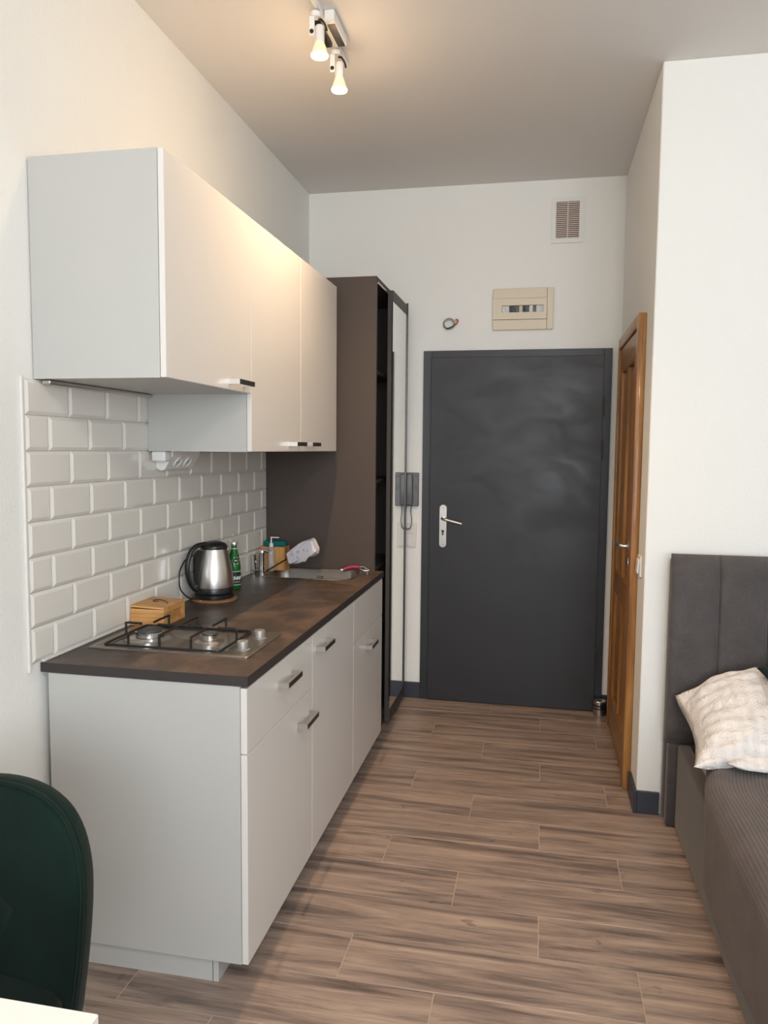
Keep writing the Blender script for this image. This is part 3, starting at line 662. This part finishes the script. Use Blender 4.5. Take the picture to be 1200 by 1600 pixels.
# ================================================================ SMALL THINGS ON THE WORKTOP
# wooden tea box
bx0, bx1, by0, by1 = 0.0125, 0.136, 2.376, 2.535
t = thing('wooden_box', 'small light bamboo box with string loop beside the hob', 'box', (0.09, 2.45, WZ))
pbox('front_board', M['bamboo'], t, bx0, bx1, by0, by0+.007, WZ+.0003, WZ+0.058, bev=0.0006)
pbox('back_board', M['bamboo'], t, bx0, bx1, by1-.007, by1, WZ+.0003, WZ+0.058, bev=0.0006)
pbox('left_board', M['bamboo_v'], t, bx0, bx0+.007, by0+.007, by1-.007, WZ+.0003, WZ+0.058)
pbox('bottom_board', M['bamboo'], t, bx0+.007, bx1-.007, by0+.007, by1-.007, WZ+.0003, WZ+0.005)
bm = newbm(); gy, gz = (by0+.020, by1-.020), (WZ+.014, WZ+.046)
for a in ((by0+.007, by1-.007, WZ+.0003, gz[0]), (by0+.007, by1-.007, gz[1], WZ+.058), (by0+.007, gy[0], gz[0], gz[1]), (gy[1], by1-.007, gz[0], gz[1])): box(bm, bx1-.007, bx1, *a)
fr_ = obj('right_board', bm, M['bamboo'], t)
pbox('vent_backing', M['bamboo_v'], fr_, bx1-.0068, bx1-.005, gy[0], gy[1], gz[0], gz[1])
for k in range(8):
    z = gz[0]+.002+k*0.004; pbox('slat', M['bamboo'], fr_, bx1-.0048, bx1-.0018, gy[0], gy[1], z-.0011, z+.0011)
LM = rot_about((bx1, by0, WZ+0.058), 'Y', 2.2)
lid = pbox('lid', M['bamboo'], t, bx0-.001, bx1+.0005, by0-.001, by1+.001, WZ+0.0585, WZ+0.0655, bev=0.001, M=LM)
bm = newbm(); tube(bm, curve([(0.075, 2.455, WZ+.0705), (0.060, 2.448, WZ+.072), (0.057, 2.462, WZ+.073), (0.070, 2.472, WZ+.073), (0.092, 2.462, WZ+.0725), (0.112, 2.448, WZ+.071), (0.118, 2.442, WZ+.068)], 6), 0.0015, 6); obj('string_loop', bm, M['black'], t, smooth=True)

# trivet + kettle
KX, KY = 0.106, 2.860; KZ = WZ+0.0105
bm = newbm(); lathe(bm, [(0, 0.0003), (0.089, 0.0003), (0.092, 0.003), (0.092, 0.008), (0.089, 0.0103), (0, 0.0103)], KX, KY, WZ, n=48); tag(obj('cork_trivet', bm, M['cork'], at=(KX, KY, WZ), smooth=40), 'round brown trivet under the kettle', 'trivet')
t = thing('electric_kettle', 'brushed steel electric kettle with black handle and lid', 'kettle', (KX, KY, KZ))
bm = newbm(); lathe(bm, [(0, 0.0003), (0.074, 0.0003), (0.077, 0.003), (0.077, 0.017), (0.072, 0.0195), (0, 0.0195)], KX, KY, KZ, n=48); obj('power_base', bm, M['black'], t, smooth=40)
bm = newbm(); lathe(bm, [(0, 0.020), (0.074, 0.020), (0.0775, 0.024), (0.0775, 0.044), (0.0765, 0.046)], KX, KY, KZ, n=48); obj('lower_collar', bm, M['black'], t, smooth=40)
bm = newbm(); lathe(bm, [(0.0762, 0.046), (0.0765, 0.060), (0.0745, 0.090), (0.0695, 0.125), (0.062, 0.160), (0.0545, 0.188), (0.052, 0.197)], KX, KY, KZ, n=64); obj('body', bm, M['steel'], t, smooth=True)
bm = newbm(); lathe(bm, [(0.0525, 0.197), (0.0535, 0.200), (0.0530, 0.208), (0.047, 0.217), (0.030, 0.225), (0.014, 0.2275), (0, 0.228)], KX, KY, KZ, n=48); obj('lid', bm, M['black'], t, smooth=40)
hd = Vector((-0.60, -0.80, 0)).normalized()
def hp(r, z): return Vector((KX, KY, KZ))+hd*r+Vector((0, 0, z))
def strap(pts, wd, th, mt, nm, par):
    bm = newbm(); side = Vector((-hd.y, hd.x, 0)); P = curve(pts, 6); rings = []
    for i, p in enumerate(P):
        tt = (P[min(i+1, len(P)-1)]-P[max(i-1, 0)]).normalized(); nn = tt.cross(side).normalized(); r = []
        for k in range(12):
            a = 2*math.pi*k/12; r.append(bm.verts.new(p+side*wd*math.cos(a)+nn*th*math.sin(a)))
        rings.append(r)
    for a, b2 in zip(rings, rings[1:]):
        for k in range(12): bm.faces.new((a[k], a[(k+1) % 12], b2[(k+1) % 12], b2[k]))
    bm.faces.new(rings[0]); bm.faces.new(rings[-1]); return obj(nm, bm, mt, par, smooth=60)
hnd = strap([hp(0.035, 0.218), hp(0.072, 0.214), hp(0.098, 0.195), hp(0.113, 0.160), hp(0.117, 0.120), hp(0.110, 0.080), hp(0.092, 0.047), hp(0.068, 0.034)], 0.0125, 0.0095, M['black'], 'handle', t)
bm = newbm(); strip = [hp(0.070, 0.195), hp(0.081, 0.180), hp(0.086, 0.150), hp(0.086, 0.110), hp(0.083, 0.075), hp(0.074, 0.050)]
P = curve(strip, 5); side = Vector((-hd.y, hd.x, 0)); prev = None
for i, p in enumerate(P):
    z = p.z-KZ; rb = 0.0765 if z < .06 else 0.0765-(z-.06)*0.165
    q0 = Vector((KX, KY, p.z))+hd*(rb-0.006); r = [bm.verts.new(c+side*s*0.012) for c, s in ((q0, -1), (q0, 1), (p, 1), (p, -1))]
    if prev:
        for k in range(4): bm.faces.new((prev[k], prev[(k+1) % 4], r[(k+1) % 4], r[k]))
    prev = r
obj('handle_backing', bm, M['black'], t, smooth=40)
bm = newbm(); sp0 = hp(-0.052, 0.185); tube(bm, [hp(-0.045, 0.165), hp(-0.056, 0.185), hp(-0.068, 0.198)], [0.016, 0.013, 0.008], 12); obj('spout', bm, M['steel'], t, smooth=50)
bm = newbm(); tube(bm, curve([(0.030, 2.858, KZ+0.17), (0.016, 2.80, KZ+0.16), (0.018, 2.742, KZ+0.125), (0.022, 2.724, KZ+0.09), (0.024, 2.735, KZ+0.045), (0.045, 2.77, KZ+0.008), (0.075, 2.80, KZ+0.006)], 6), 0.0028, 8); obj('cord', bm, M['black'], t, smooth=True)

# green bottles
def bottle(x, y, lab, emb):
    t = thing('glass_bottle', lab, 'bottle', (x, y, WZ), group='green glass bottles behind the kettle')
    bm = newbm(); lathe(bm, [(0, 0.0005), (0.026, 0.0005), (0.0285, 0.005), (0.0285, 0.085), (0.0265, 0.115), (0.021, 0.145), (0.0145, 0.172), (0.0125, 0.180), (0.0125, 0.192), (0, 0.192)], x, y, WZ, n=32); obj('glass', bm, M['glassgreen'], t, smooth=40)
    bm = newbm(); lathe(bm, [(0.0145, 0.188), (0.0150, 0.190), (0.0150, 0.202), (0.0135, 0.2045), (0, 0.205)], x, y, WZ, n=24); obj('cap', bm, M['chrome'], t, smooth=35)
    bm = newbm(); lathe(bm, [(0.0290, 0.018), (0.0290, 0.078)], x, y, WZ, n=32); lb = obj('label', bm, M['label'], t, smooth=True, label='dark green paper label')
    bm = newbm()
    for za, zb2 in ((0.019, 0.0215), (0.0765, 0.079)): lathe(bm, [(0.0293, za), (0.0293, zb2)], x, y, WZ, n=32)
    lathe(bm, [(0.0146, 0.1745), (0.0140, 0.177)], x, y, WZ, n=24)
    # illegible pale script band facing the room
    for k in range(9):
        a = math.radians(-78+k*9); c = Vector((x+0.0293*math.cos(a), y+0.0293*math.sin(a), WZ+0.048+0.0015*((k*7) % 3)))
        tv = Vector((-math.sin(a), math.cos(a), 0)); h = 0.0045+0.002*((k*5) % 3)
        vs = [bm.verts.new(c+tv*u*0.0014+Vector((u*0.0006, 0, v*h))) for u, v in ((-1, -1), (1, -1), (1, 1), (-1, 1))]; bm.faces.new(vs)
    for k in range(7):
        a = math.radians(-70+k*9); c = Vector((x+0.0293*math.cos(a), y+0.0293*math.sin(a), WZ+0.033)); tv = Vector((-math.sin(a), math.cos(a), 0))
        vs = [bm.verts.new(c+tv*u*0.0016+Vector((0, 0, v*0.0014))) for u, v in ((-1, -1), (1, -1), (1, 1), (-1, 1))]; bm.faces.new(vs)
    obj('label_print', bm, M['white'], lb)
    # hexagonal emblem on the shoulder
    for nm, sc, mt, rr2 in (('emblem_border', 1.0, 'white', 0.0004), ('emblem', 0.78, 'label', 0.0008), ('emblem_word', 0.42, 'white', 0.0012)):
        bm = newbm(); vs = []
        for hx, hz in ((-1, 0), (-.45, .95), (.45, .95), (1, 0), (.45, -.95), (-.45, -.95)):
            if nm == 'emblem_word': hz *= 0.45; 
            zz = 0.125+hz*sc*0.0165; a = math.radians(-50)+hx*sc*0.72; rb = 0.0265-(zz-0.115)*0.19+rr2
            vs.append(bm.verts.new((x+rb*math.cos(a), y+rb*math.sin(a), WZ+zz)))
        a = math.radians(-50); cv = bm.verts.new((x+(0.0249+rr2+0.001)*math.cos(a), y+(0.0249+rr2+.001)*math.sin(a), WZ+0.125))
        for i in range(6): bm.faces.new((vs[i], vs[(i+1) % 6], cv))
        obj(nm, bm, M[mt], t)
bottle(0.088, 3.110, 'green glass bottle with dark label and pale emblem, right of kettle', True)
bottle(0.048, 3.060, 'second green bottle almost hidden behind the kettle, only its cap showing', True)

# bamboo block holder by the sink, sponge, soap pump
t = thing('bamboo_holder', 'bamboo block holder standing behind the sink tap', 'holder', (0.09, 3.64, WZ))
hx0, hx1, hy0, hy1, hz = 0.0125, 0.142, 3.625, 3.705, WZ+0.118
pbox('front_board', M['bamboo_v'], t, hx0, hx1, hy0, hy0+.010, WZ+.0004, hz, bev=0.001); pbox('back_board', M['bamboo_v'], t, hx0, hx1, hy1-.010, hy1, WZ+.0004, hz, bev=0.001)
pbox('end_board', M['bamboo_v'], t, hx0, hx0+.010, hy0+.010, hy1-.010, WZ+.0004, hz); pbox('end_board', M['bamboo_v'], t, hx1-.010, hx1, hy0+.010, hy1-.010, WZ+.0004, hz)
pbox('top_board', M['bamboo'], t, hx0+.010, hx1-.010, hy0+.010, hy1-.010, hz-.014, hz-.004)
bm = newbm(); box(bm, 0.022, 0.134, 3.650, 3.698, hz-.004+.0005, hz+0.026, bev=0.007, seg=3); tag(obj('sponge', bm, M['teal'], at=(0.09, 3.672, hz), smooth=50), 'teal dish sponge lying on the bamboo holder', 'sponge')
t = thing('soap_dispenser', 'clear soap dispenser with pump by the sink tap', 'dispenser', (0.072, 3.603, WZ))
bm = newbm(); lathe(bm, [(0, 0.0005), (0.014, 0.0005), (0.016, 0.004), (0.016, 0.105), (0.012, 0.118), (0.009, 0.122), (0, 0.122)], 0.082, 3.600, WZ, n=24); obj('bottle', bm, M['clear'], t, smooth=40)
bm = newbm(); lathe(bm, [(0, 0.122), (0.010, 0.122), (0.010, 0.138), (0.004, 0.141), (0.003, 0.168), (0, 0.168)], 0.082, 3.600, WZ, n=18); box(bm, 0.078, 0.122, 3.5965, 3.6035, WZ+0.166, WZ+0.1715, bev=0.001); obj('pump', bm, M['plastic'], t, smooth=40)
# tap
t = thing('kitchen_tap', 'small chrome sink tap at the back of the worktop', 'tap', (0.052, 3.56, WZ))
bm = newbm(); lathe(bm, [(0, 0.0003), (0.021, 0.0003), (0.021, 0.006), (0.0165, 0.010), (0.0155, 0.090), (0.017, 0.095), (0.017, 0.108), (0.013, 0.114), (0, 0.116)], 0.050, 3.555, WZ, n=28); obj('tap_body', bm, M['chrome'], t, smooth=40)
bm = newbm(); tube(bm, curve([(0.045, 3.555, WZ+0.100), (0.060, 3.550, WZ+0.108), (0.080, 3.545, WZ+0.108), (0.098, 3.540, WZ+0.103)], 6), [0.0085]*19, 12); obj('spout', bm, M['chrome'], t, smooth=50)
bm = newbm(); box(bm, 0.020, 0.028, 3.490, 3.535, WZ+0.0004, WZ+0.092, bev=0.002); box(bm, 0.020, 0.030, 3.530, 3.545, WZ+.050, WZ+.06); obj('side_lever', bm, M['chrome'], t)
# wrapped brush on a thin black stick
t = thing('wrapped_stick', 'thin black stick by the sink ending in a crumpled white wrapper with violet circles', 'utensil', (0.09, 3.53, WZ))
A = Vector((0.078, 3.545, WZ+0.010)); B = Vector((0.235, 3.52, WZ+0.103)); E_ = Vector((0.322, 3.50, WZ+0.150))
bm = newbm(); tube(bm, [A, B], 0.0034, 8); obj('stick', bm, M['black'], t, smooth=60)
ax = (E_-B).normalized(); sd = Vector((0.15, 1, 0)); sd = (sd-ax*sd.dot(ax)).normalized(); up = ax.cross(sd)*-1
if up.z < 0: up = -up
bm = newbm(); rings = []; N, Kk = 22, 30; rnd = random.Random(3); ph = [rnd.uniform(0, 6.28) for _ in range(8)]
S0 = B-ax*0.045-up*0.008; Lw = 0.165
for i in range(N+1):
    f_ = i/N; c = S0+ax*Lw*f_
    hh = 0.029+0.010*math.sin(f_*2.6); ww = 0.024*(1 if 0.03 < f_ < 0.97 else 0.75); hh *= (1 if 0.03 < f_ < 0.97 else 0.7)
    r = []
    for k in range(Kk):
        a = 2*math.pi*k/Kk; cs, sn = math.cos(a), math.sin(a)
        sx = math.copysign(abs(cs)**0.45, cs)*ww; sy = math.copysign(abs(sn)**0.45, sn)*hh
        wr = 1+0.07*math.sin(5*a+ph[0]+f_*7)+0.06*math.sin(9*f_+3*a+ph[1])+0.04*math.sin(17*f_+ph[2]+7*a)
        r.append(bm.verts.new(c+sd*sx*wr+up*sy*wr+ax*0.004*math.sin(4*a+ph[3])))
    rings.append(r)
for a, b2 in zip(rings, rings[1:]):
    for k in range(Kk): bm.faces.new((a[k], a[(k+1) % Kk], b2[(k+1) % Kk], b2[k]))
bm.faces.new(rings[0]); bm.faces.new(rings[-1])
paper = mat('crumpled_white_wrapper', (0.66, 0.62, 0.66), 0.55, bump=(60, 1.0, 5))
wrp = obj('wrapper', bm, paper, t, smooth=30)
# tail flap under the wrapper
bm = newbm(); g = []
for i in range(7):
    r = []
    for j in range(5):
        p = S0+ax*(0.060+0.065*i/6)-up*(0.022+0.026*j/4*(1-abs(i-2)/5.5))+sd*(0.004*math.sin(i*1.3+j)-0.012)
        r.append(bm.verts.new(p))
    g.append(r)
for i in range(6):
    for j in range(4): bm.faces.new((g[i][j], g[i+1][j], g[i+1][j+1], g[i][j+1]))
fl = obj('wrapper_tail', bm, paper, t, smooth=40); so = fl.modifiers.new('s', 'SOLIDIFY'); so.thickness = 0.002
# printed circles: thin raised rings on the camera-side face
bm = newbm(); fn = -sd if sd.y > 0 else sd
for (fx_, fu, rr_) in ((0.075, 0.008, 0.0062), (0.060, -0.014, 0.0058), (0.108, 0.004, 0.0052), (0.035, 0.010, 0.005), (0.125, -0.008, 0.004)):
    c = S0+ax*fx_+up*fu+fn*0.0268
    for k in range(20):
        a0, a1 = 2*math.pi*k/20, 2*math.pi*(k+1)/20
        vs = [bm.verts.new(c+ax*math.cos(a)*q+up*math.sin(a)*q) for a, q in ((a0, rr_), (a1, rr_), (a1, rr_*.62), (a0, rr_*.62))]; bm.faces.new(vs)
for k in range(18):       # arc
    a0, a1 = -1.2+k*0.12, -1.2+(k+1)*0.12; c = S0+ax*0.012+up*0.012+fn*0.0266
    vs = [bm.verts.new(c+ax*math.cos(a)*q+up*math.sin(a)*q) for a, q in ((a0, 0.034), (a1, 0.034), (a1, 0.0325), (a0, 0.0325))]; bm.faces.new(vs)
obj('printed_circles', bm, M['violet'], wrp)
# magenta gripped peeler on the sink rim
t = thing('vegetable_peeler', 'peeler with a magenta grip lying on the sink rim', 'peeler', (0.48, 3.70, WZ))
pk = [(0.425, 3.690, WZ+0.004), (0.440, 3.700, WZ+0.012), (0.468, 3.708, WZ+0.019), (0.496, 3.712, WZ+0.019), (0.505, 3.712, WZ+0.018)]
bm = newbm(); P = curve(pk, 6); tube(bm, P, [0.006+0.004*math.sin(min(1, i/(len(P)-1)*1.4)*2.2) for i in range(len(P))], 12); obj('grip', bm, M['magenta'], t, smooth=60)
bm = newbm(); lathe(bm, [(0, -0.006), (0.006, -0.004), (0.007, 0), (0.006, 0.004), (0, 0.006)], 0.421, 3.687, WZ+0.006, n=16); obj('end_cap', bm, M['plastic'], t, smooth=True)
bm = newbm(); tube(bm, curve([(0.505, 3.712, WZ+0.019), (0.523, 3.717, WZ+0.021), (0.548, 3.714, WZ+0.010), (0.552, 3.712, WZ+0.004), (0.530, 3.706, WZ+0.004), (0.508, 3.705, WZ+0.012)], 5), 0.0022, 8); box(bm, 0.518, 0.545, 3.708, 3.716, WZ+0.0095, WZ+0.0115); obj('blade', bm, M['chrome'], t, smooth=40)

# ================================================================ BED
BX0 = 1.895; BW = 1.77; HBY = YB-0.0155
t = thing('bed', 'upholstered double bed with tall channelled charcoal headboard', 'bed', (BX0+BW/2, 2.2, 0))
PW = BW/10
def cushion(bm, x0, x1, yb, yf, z0, z1, r=0.022, n=6, puff=0.018):
    # vertical upholstered channel: rounded front, back plane yb, front yf (smaller y)
    cols = 14; rows = 22; g = []
    for j in range(rows+1):
        fz = j/rows; z = z0+(z1-z0)*fz; r_ = []
        dz = min(z-z0, z1-z)
        ez = 1 if dz > 0.06 else math.sqrt(max(0, 1-(1-dz/0.06)**2))
        for i in range(cols+1):
            fx_ = i/cols; x = x0+(x1-x0)*fx_; dx = min(x-x0, x1-x); ex = 1 if dx > r else math.sqrt(max(0, 1-(1-dx/r)**2))
            y = yf+(1-ex)*0.012+(1-ez)*0.040
            r_.append(bm.verts.new((x, y, z)))
        g.append(r_)
    for j in range(rows):
        for i in range(cols): bm.faces.new((g[j][i], g[j][i+1], g[j+1][i+1], g[j+1][i]))
    per = [g[0][i] for i in range(cols+1)]+[g[j][cols] for j in range(1, rows+1)]+[g[rows][i] for i in range(cols-1, -1, -1)]+[g[j][0] for j in range(rows-1, 0, -1)]
    bk = [bm.verts.new((v.co.x, yb, v.co.z)) for v in per]
    for i in range(len(per)): bm.faces.new((per[i], per[(i+1) % len(per)], bk[(i+1) % len(per)], bk[i]))
    bm.faces.new(bk)
pbox('headboard_base', M['greyfabric'], t, BX0+0.003, BX0+BW-0.003, HBY-0.055, HBY-0.001, 0.010, 1.085, bev=0.018, seg=4, smooth=50)
for k in range(10):
    bm = newbm(); cushion(bm, BX0+PW*k+.0005, BX0+PW*(k+1)-.0005, HBY-0.0555, HBY-0.105, 0.34, 1.100); obj('headboard_channel', bm, M['greyfabric'], t, smooth=60)
pbox('headboard_foot', M['greyfabric'], t, BX0+0.010, BX0+BW-0.010, HBY-0.095, HBY-0.056, 0.006, 0.339, bev=0.006, seg=2)
RX0 = 1.937; RY0, RY1 = 1.02, 3.115
for x0, x1 in ((RX0, RX0+0.05), (BX0+BW-0.092, BX0+BW-0.042)):
    pbox('side_rail', M['railfabric'], t, x0, x1, RY0, RY1, 0.012, 0.352, bev=0.012, seg=3, smooth=50)
pbox('foot_rail', M['railfabric'], t, RX0+.051, BX0+BW-.093, RY0, RY0+0.05, 0.012, 0.352, bev=0.010, seg=3, smooth=50)
pbox('slatted_base', M['insideshade'], t, RX0+.051, BX0+BW-.093, RY0+.051, RY1-.002, 0.20, 0.245)
for x in (RX0+0.06, BX0+BW-0.16):
    for y in (RY0+0.06, RY1-0.12): pbox('leg', M['black'], t, x, x+0.05, y, y+0.05, 0.0005, 0.1995)
MX0, MX1, MZ = RX0+0.060, BX0+BW-0.100, 0.425
bm = newbm(); box(bm, MX0, MX1, RY0+.060, RY1-.006, 0.2455, MZ, bev=0.03, seg=4); tag(obj('mattress', bm, M['linen'], at=((MX0+MX1)/2, 2.1, 0.2455), smooth=50), 'white sheeted mattress inside the bed frame, mostly under the bedspread', 'mattress')
# ribbed bedspread
def sm(a, b2, x): x = max(0, min(1, (x-a)/(b2-a))); return x*x*(3-2*x)
def spread():
    bm = newbm(); xl, ztop = RX0-0.010, MZ+0.010; rad = 0.055; P = 0.0115
    def cs(s, y):                       # s=0 at top edge start, negative runs down the side
        k = sm(2.88, 2.50, y)           # far end tucks inside the rail, nearer it hangs outside
        xo = (RX0+0.052)*(1-k)+xl*k
        la = rad*math.pi/2
        if s > la: return (xo+rad+(s-la), ztop, 0, 1)
        if s > 0:
            a = s/rad; return (xo+rad-rad*math.cos(a), ztop-rad+rad*math.sin(a), -math.cos(a), math.sin(a))
        return (xo-0.004*math.sin(y*9)*min(1, -s*8), ztop-rad+s, -1, 0)
    smax = BX0+BW-0.10-xl; smin = -0.285
    ns = int((smax-smin)/(P/4)); ny = 70; g = []
    ys = [RY0-0.02+(3.00-RY0+0.02)*j/ny for j in range(ny+1)]
    for y in ys:
        r = []
        hem = -0.285*sm(2.80, 2.53, y)-0.012*math.sin(y*5)*sm(2.8, 2.6, y)
        for i in range(ns+1):
            s = smin+(smax-smin)*i/ns; s = max(s, hem)
            x, z, nx, nz = cs(s, y)
            a = 0.0016*math.cos(2*math.pi*s/P)
            lump = 0.004*math.sin(x*7+y*3)+0.003*math.sin(y*11-x*5)
            r.append(bm.verts.new((x+nx*(a+lump*0.6), y, z+nz*(a+lump))))
        g.append(r)
    for j in range(ny):
        for i in range(ns):
            v = (g[j][i], g[j][i+1], g[j+1][i+1], g[j+1][i])
            if (v[0].co-v[1].co).length < 1e-6 and (v[2].co-v[3].co).length < 1e-6: continue
            bm.faces.new(v)
    bmesh.ops.delete(bm, geom=[v for v in bm.verts if not v.link_faces], context='VERTS')
    return bm
tag(obj('bedspread', spread(), M['spread'], at=(2.7, 2.0, MZ), smooth=True), 'ribbed taupe bedspread over the bed, hanging down the near side', 'bedspread')
# pillows
def pillow(name, lab, c, wx, hy, th, rot, seed, mt, amp=0.006, ear=0.03, droop=0.0):
    bm = newbm(); n = 56; g = {}; rnd = random.Random(seed); ph = [rnd.uniform(0, 6.3) for _ in range(12)]
    R = Matrix.Translation(c) @ rot
    for side in (1, -1):
        for i in range(n+1):
            for j in range(n+1):
                u, v = -1+2*i/n, -1+2*j/n
                if side == -1 and (i in (0, n) or j in (0, n)): g[(side, i, j)] = g[(1, i, j)]; continue
                px = wx/2*u*(1-0.10*(1-v*v)*u*u*1.0); py = hy/2*v*(1-0.10*(1-u*u)*v*v)
                e = max(0, 1-u**4)*max(0, 1-v**4)
                h = th/2*(e**0.55)
                edge = (abs(u)**3+abs(v)**3)
                wr = amp*(math.sin(14*u+5*v*math.sin(3*v+ph[0])+ph[1])*0.6+math.sin(22*v*(1-u*.3)+7*u+ph[2])*0.5+math.sin(31*u+17*v+ph[3])*0.35)*(0.25+min(1.2, edge))*(e**0.3)
                fl = ear*(abs(u)*abs(v))**6
                z = (side if side == 1 else -0.35)*h+(wr if side == 1 else -wr*.5)+fl*math.sin(5*u+ph[4])
                dz = -droop*max(0, (-u-0.15)/0.85)**2*(0.25+0.75*(v+1)/2); px += 0.15*abs(dz)
                g[(side, i, j)] = bm.verts.new(R @ Vector((px, py, z)) + Vector((0, 0, dz)))
    for side in (1, -1):
        for i in range(n):
            for j in range(n):
                q = [g[(side, i, j)], g[(side, i+1, j)], g[(side, i+1, j+1)], g[(side, i, j+1)]]
                if len(set(q)) < 4: continue
                try: bm.faces.new(q if side == 1 else q[::-1])
                except ValueError: pass
    return tag(obj(name, bm, mt, at=c, smooth=True), *lab)
def eul(x, y, z): return (Matrix.Rotation(math.radians(z), 4, 'Z') @ Matrix.Rotation(math.radians(y), 4, 'Y') @ Matrix.Rotation(math.radians(x), 4, 'X'))
pillow('pillow', ('large crumpled white pillow leaning on the headboard, on top', 'pillow', 'white bed pillows'), Vector((2.270, 2.885, 0.564)), 0.74, 0.46, 0.19, eul(27, -3, 0), 4, M['linen'], 0.010, 0.04, 0.125)
pillow('pillow', ('white pillow lying flat beneath the crumpled one', 'pillow', 'white bed pillows'), Vector((2.330, 2.850, 0.470)), 0.66, 0.42, 0.085, eul(5, 0, 2), 9, M['linen'], 0.006)
pillow('cushion', ('dark green velvet cushion lying on the white pillow at the right edge', 'cushion'), Vector((2.352, 2.810, 0.688)), 0.36, 0.30, 0.06, eul(14, 0, 4), 2, M['velvet'], 0.001, 0.0)

# ================================================================ CHAIR AND TABLE
t = thing('dining_chair', 'dark green velvet chair with rounded back at the white table', 'chair', (0.312, 1.10, 0))
cx, cyb = 0.320, 1.30
HALF = [(0.0, 0.842), (0.09, 0.833), (0.155, 0.808), (0.198, 0.765), (0.222, 0.705), (0.228, 0.64), (0.225, 0.56), (0.217, 0.48), (0.206, 0.41), (0.175, 0.368), (0.09, 0.36), (0.0, 0.36)]
OUT = [(v.x, v.z) for v in curve([(x, 0, z) for x, z in HALF]+[(-x, 0, z) for x, z in HALF[-2:0:-1]], 4, closed=True)]
def outline(k): return [(x*k, 0.585+(z-0.60)*k) for x, z in OUT]
def back(k_list, ys):
    bm = newbm(); rs = []
    for k, y in zip(k_list, ys):
        rs.append([bm.verts.new((cx+x, cyb+y-0.9*x*x+0.10*(z-0.60), z)) for x, z in outline(k)])
    for a, b2 in zip(rs, rs[1:]):
        for i in range(len(a)): bm.faces.new((a[i], a[(i+1) % len(a)], b2[(i+1) % len(a)], b2[i]))
    bm.faces.new(rs[0]); bm.faces.new(rs[-1]); return bm
obj('backrest_shell', back([0.3, 0.8, 0.96, 1.0, 1.0, 0.97, 0.9, 0.3], [0.045, 0.045, 0.042, 0.030, 0.006, 0.0, 0.0, 0.0]), M['velvet'], t, smooth=60)
obj('backrest_cushion', back([0.2, 0.5, 0.80, 0.92, 0.965, 0.975], [-0.036, -0.033, -0.025, -0.013, -0.004, 0.004][::1]), M['velvet'], t, smooth=True)
bm = newbm(); tube(bm, [(cx+x, cyb-0.002-0.9*x*x+0.10*(z-0.60), z) for x, z in outline(0.985)], 0.0045, 8, closed=True); obj('piping', bm, M['velvet'], t, smooth=True)
bm = newbm(); rs = []
for off, z in ((0.05, 0.385), (0.01, 0.392), (0, 0.41), (0, 0.445), (0.012, 0.462), (0.05, 0.470), (0.14, 0.473)):
    rs.append([bm.verts.new((x, y, z)) for x, y in rrect(0.080+off, 0.532-off, 0.86+off, 1.285-off, 0.12-off*0.5, 8)])
for a, b2 in zip(rs, rs[1:]):
    for i in range(len(a)): bm.faces.new((a[i], a[(i+1) % len(a)], b2[(i+1) % len(a)], b2[i]))
bm.faces.new(rs[0]); bm.faces.new(rs[-1]); obj('seat', bm, M['velvet'], t, smooth=60)
for sx, sy in ((-1, -1), (1, -1), (-1, 1), (1, 1)):
    bm = newbm(); tube(bm, [(cx+sx*0.13, 1.08+sy*0.12, 0.384), (cx+sx*0.20, 1.08+sy*0.20, 0.001)], [0.014, 0.009], 12); obj('leg', bm, M['blackmetal'], t, smooth=60)
t = thing('white_table', 'white table top corner at the lower left, in front of the chair', 'table', (0.44, 0.48, 0))
pbox('tabletop', M['whitetable'], t, 0.04, 0.820, 0.05, 0.870, 0.728, 0.750, bev=0.0015)
for x in (0.075, 0.765):
    for y in (0.09, 0.815): pbox('leg', M['whitetable'], t, x, x+0.04, y, y+0.04, 0.0005, 0.7275, bev=0.001)
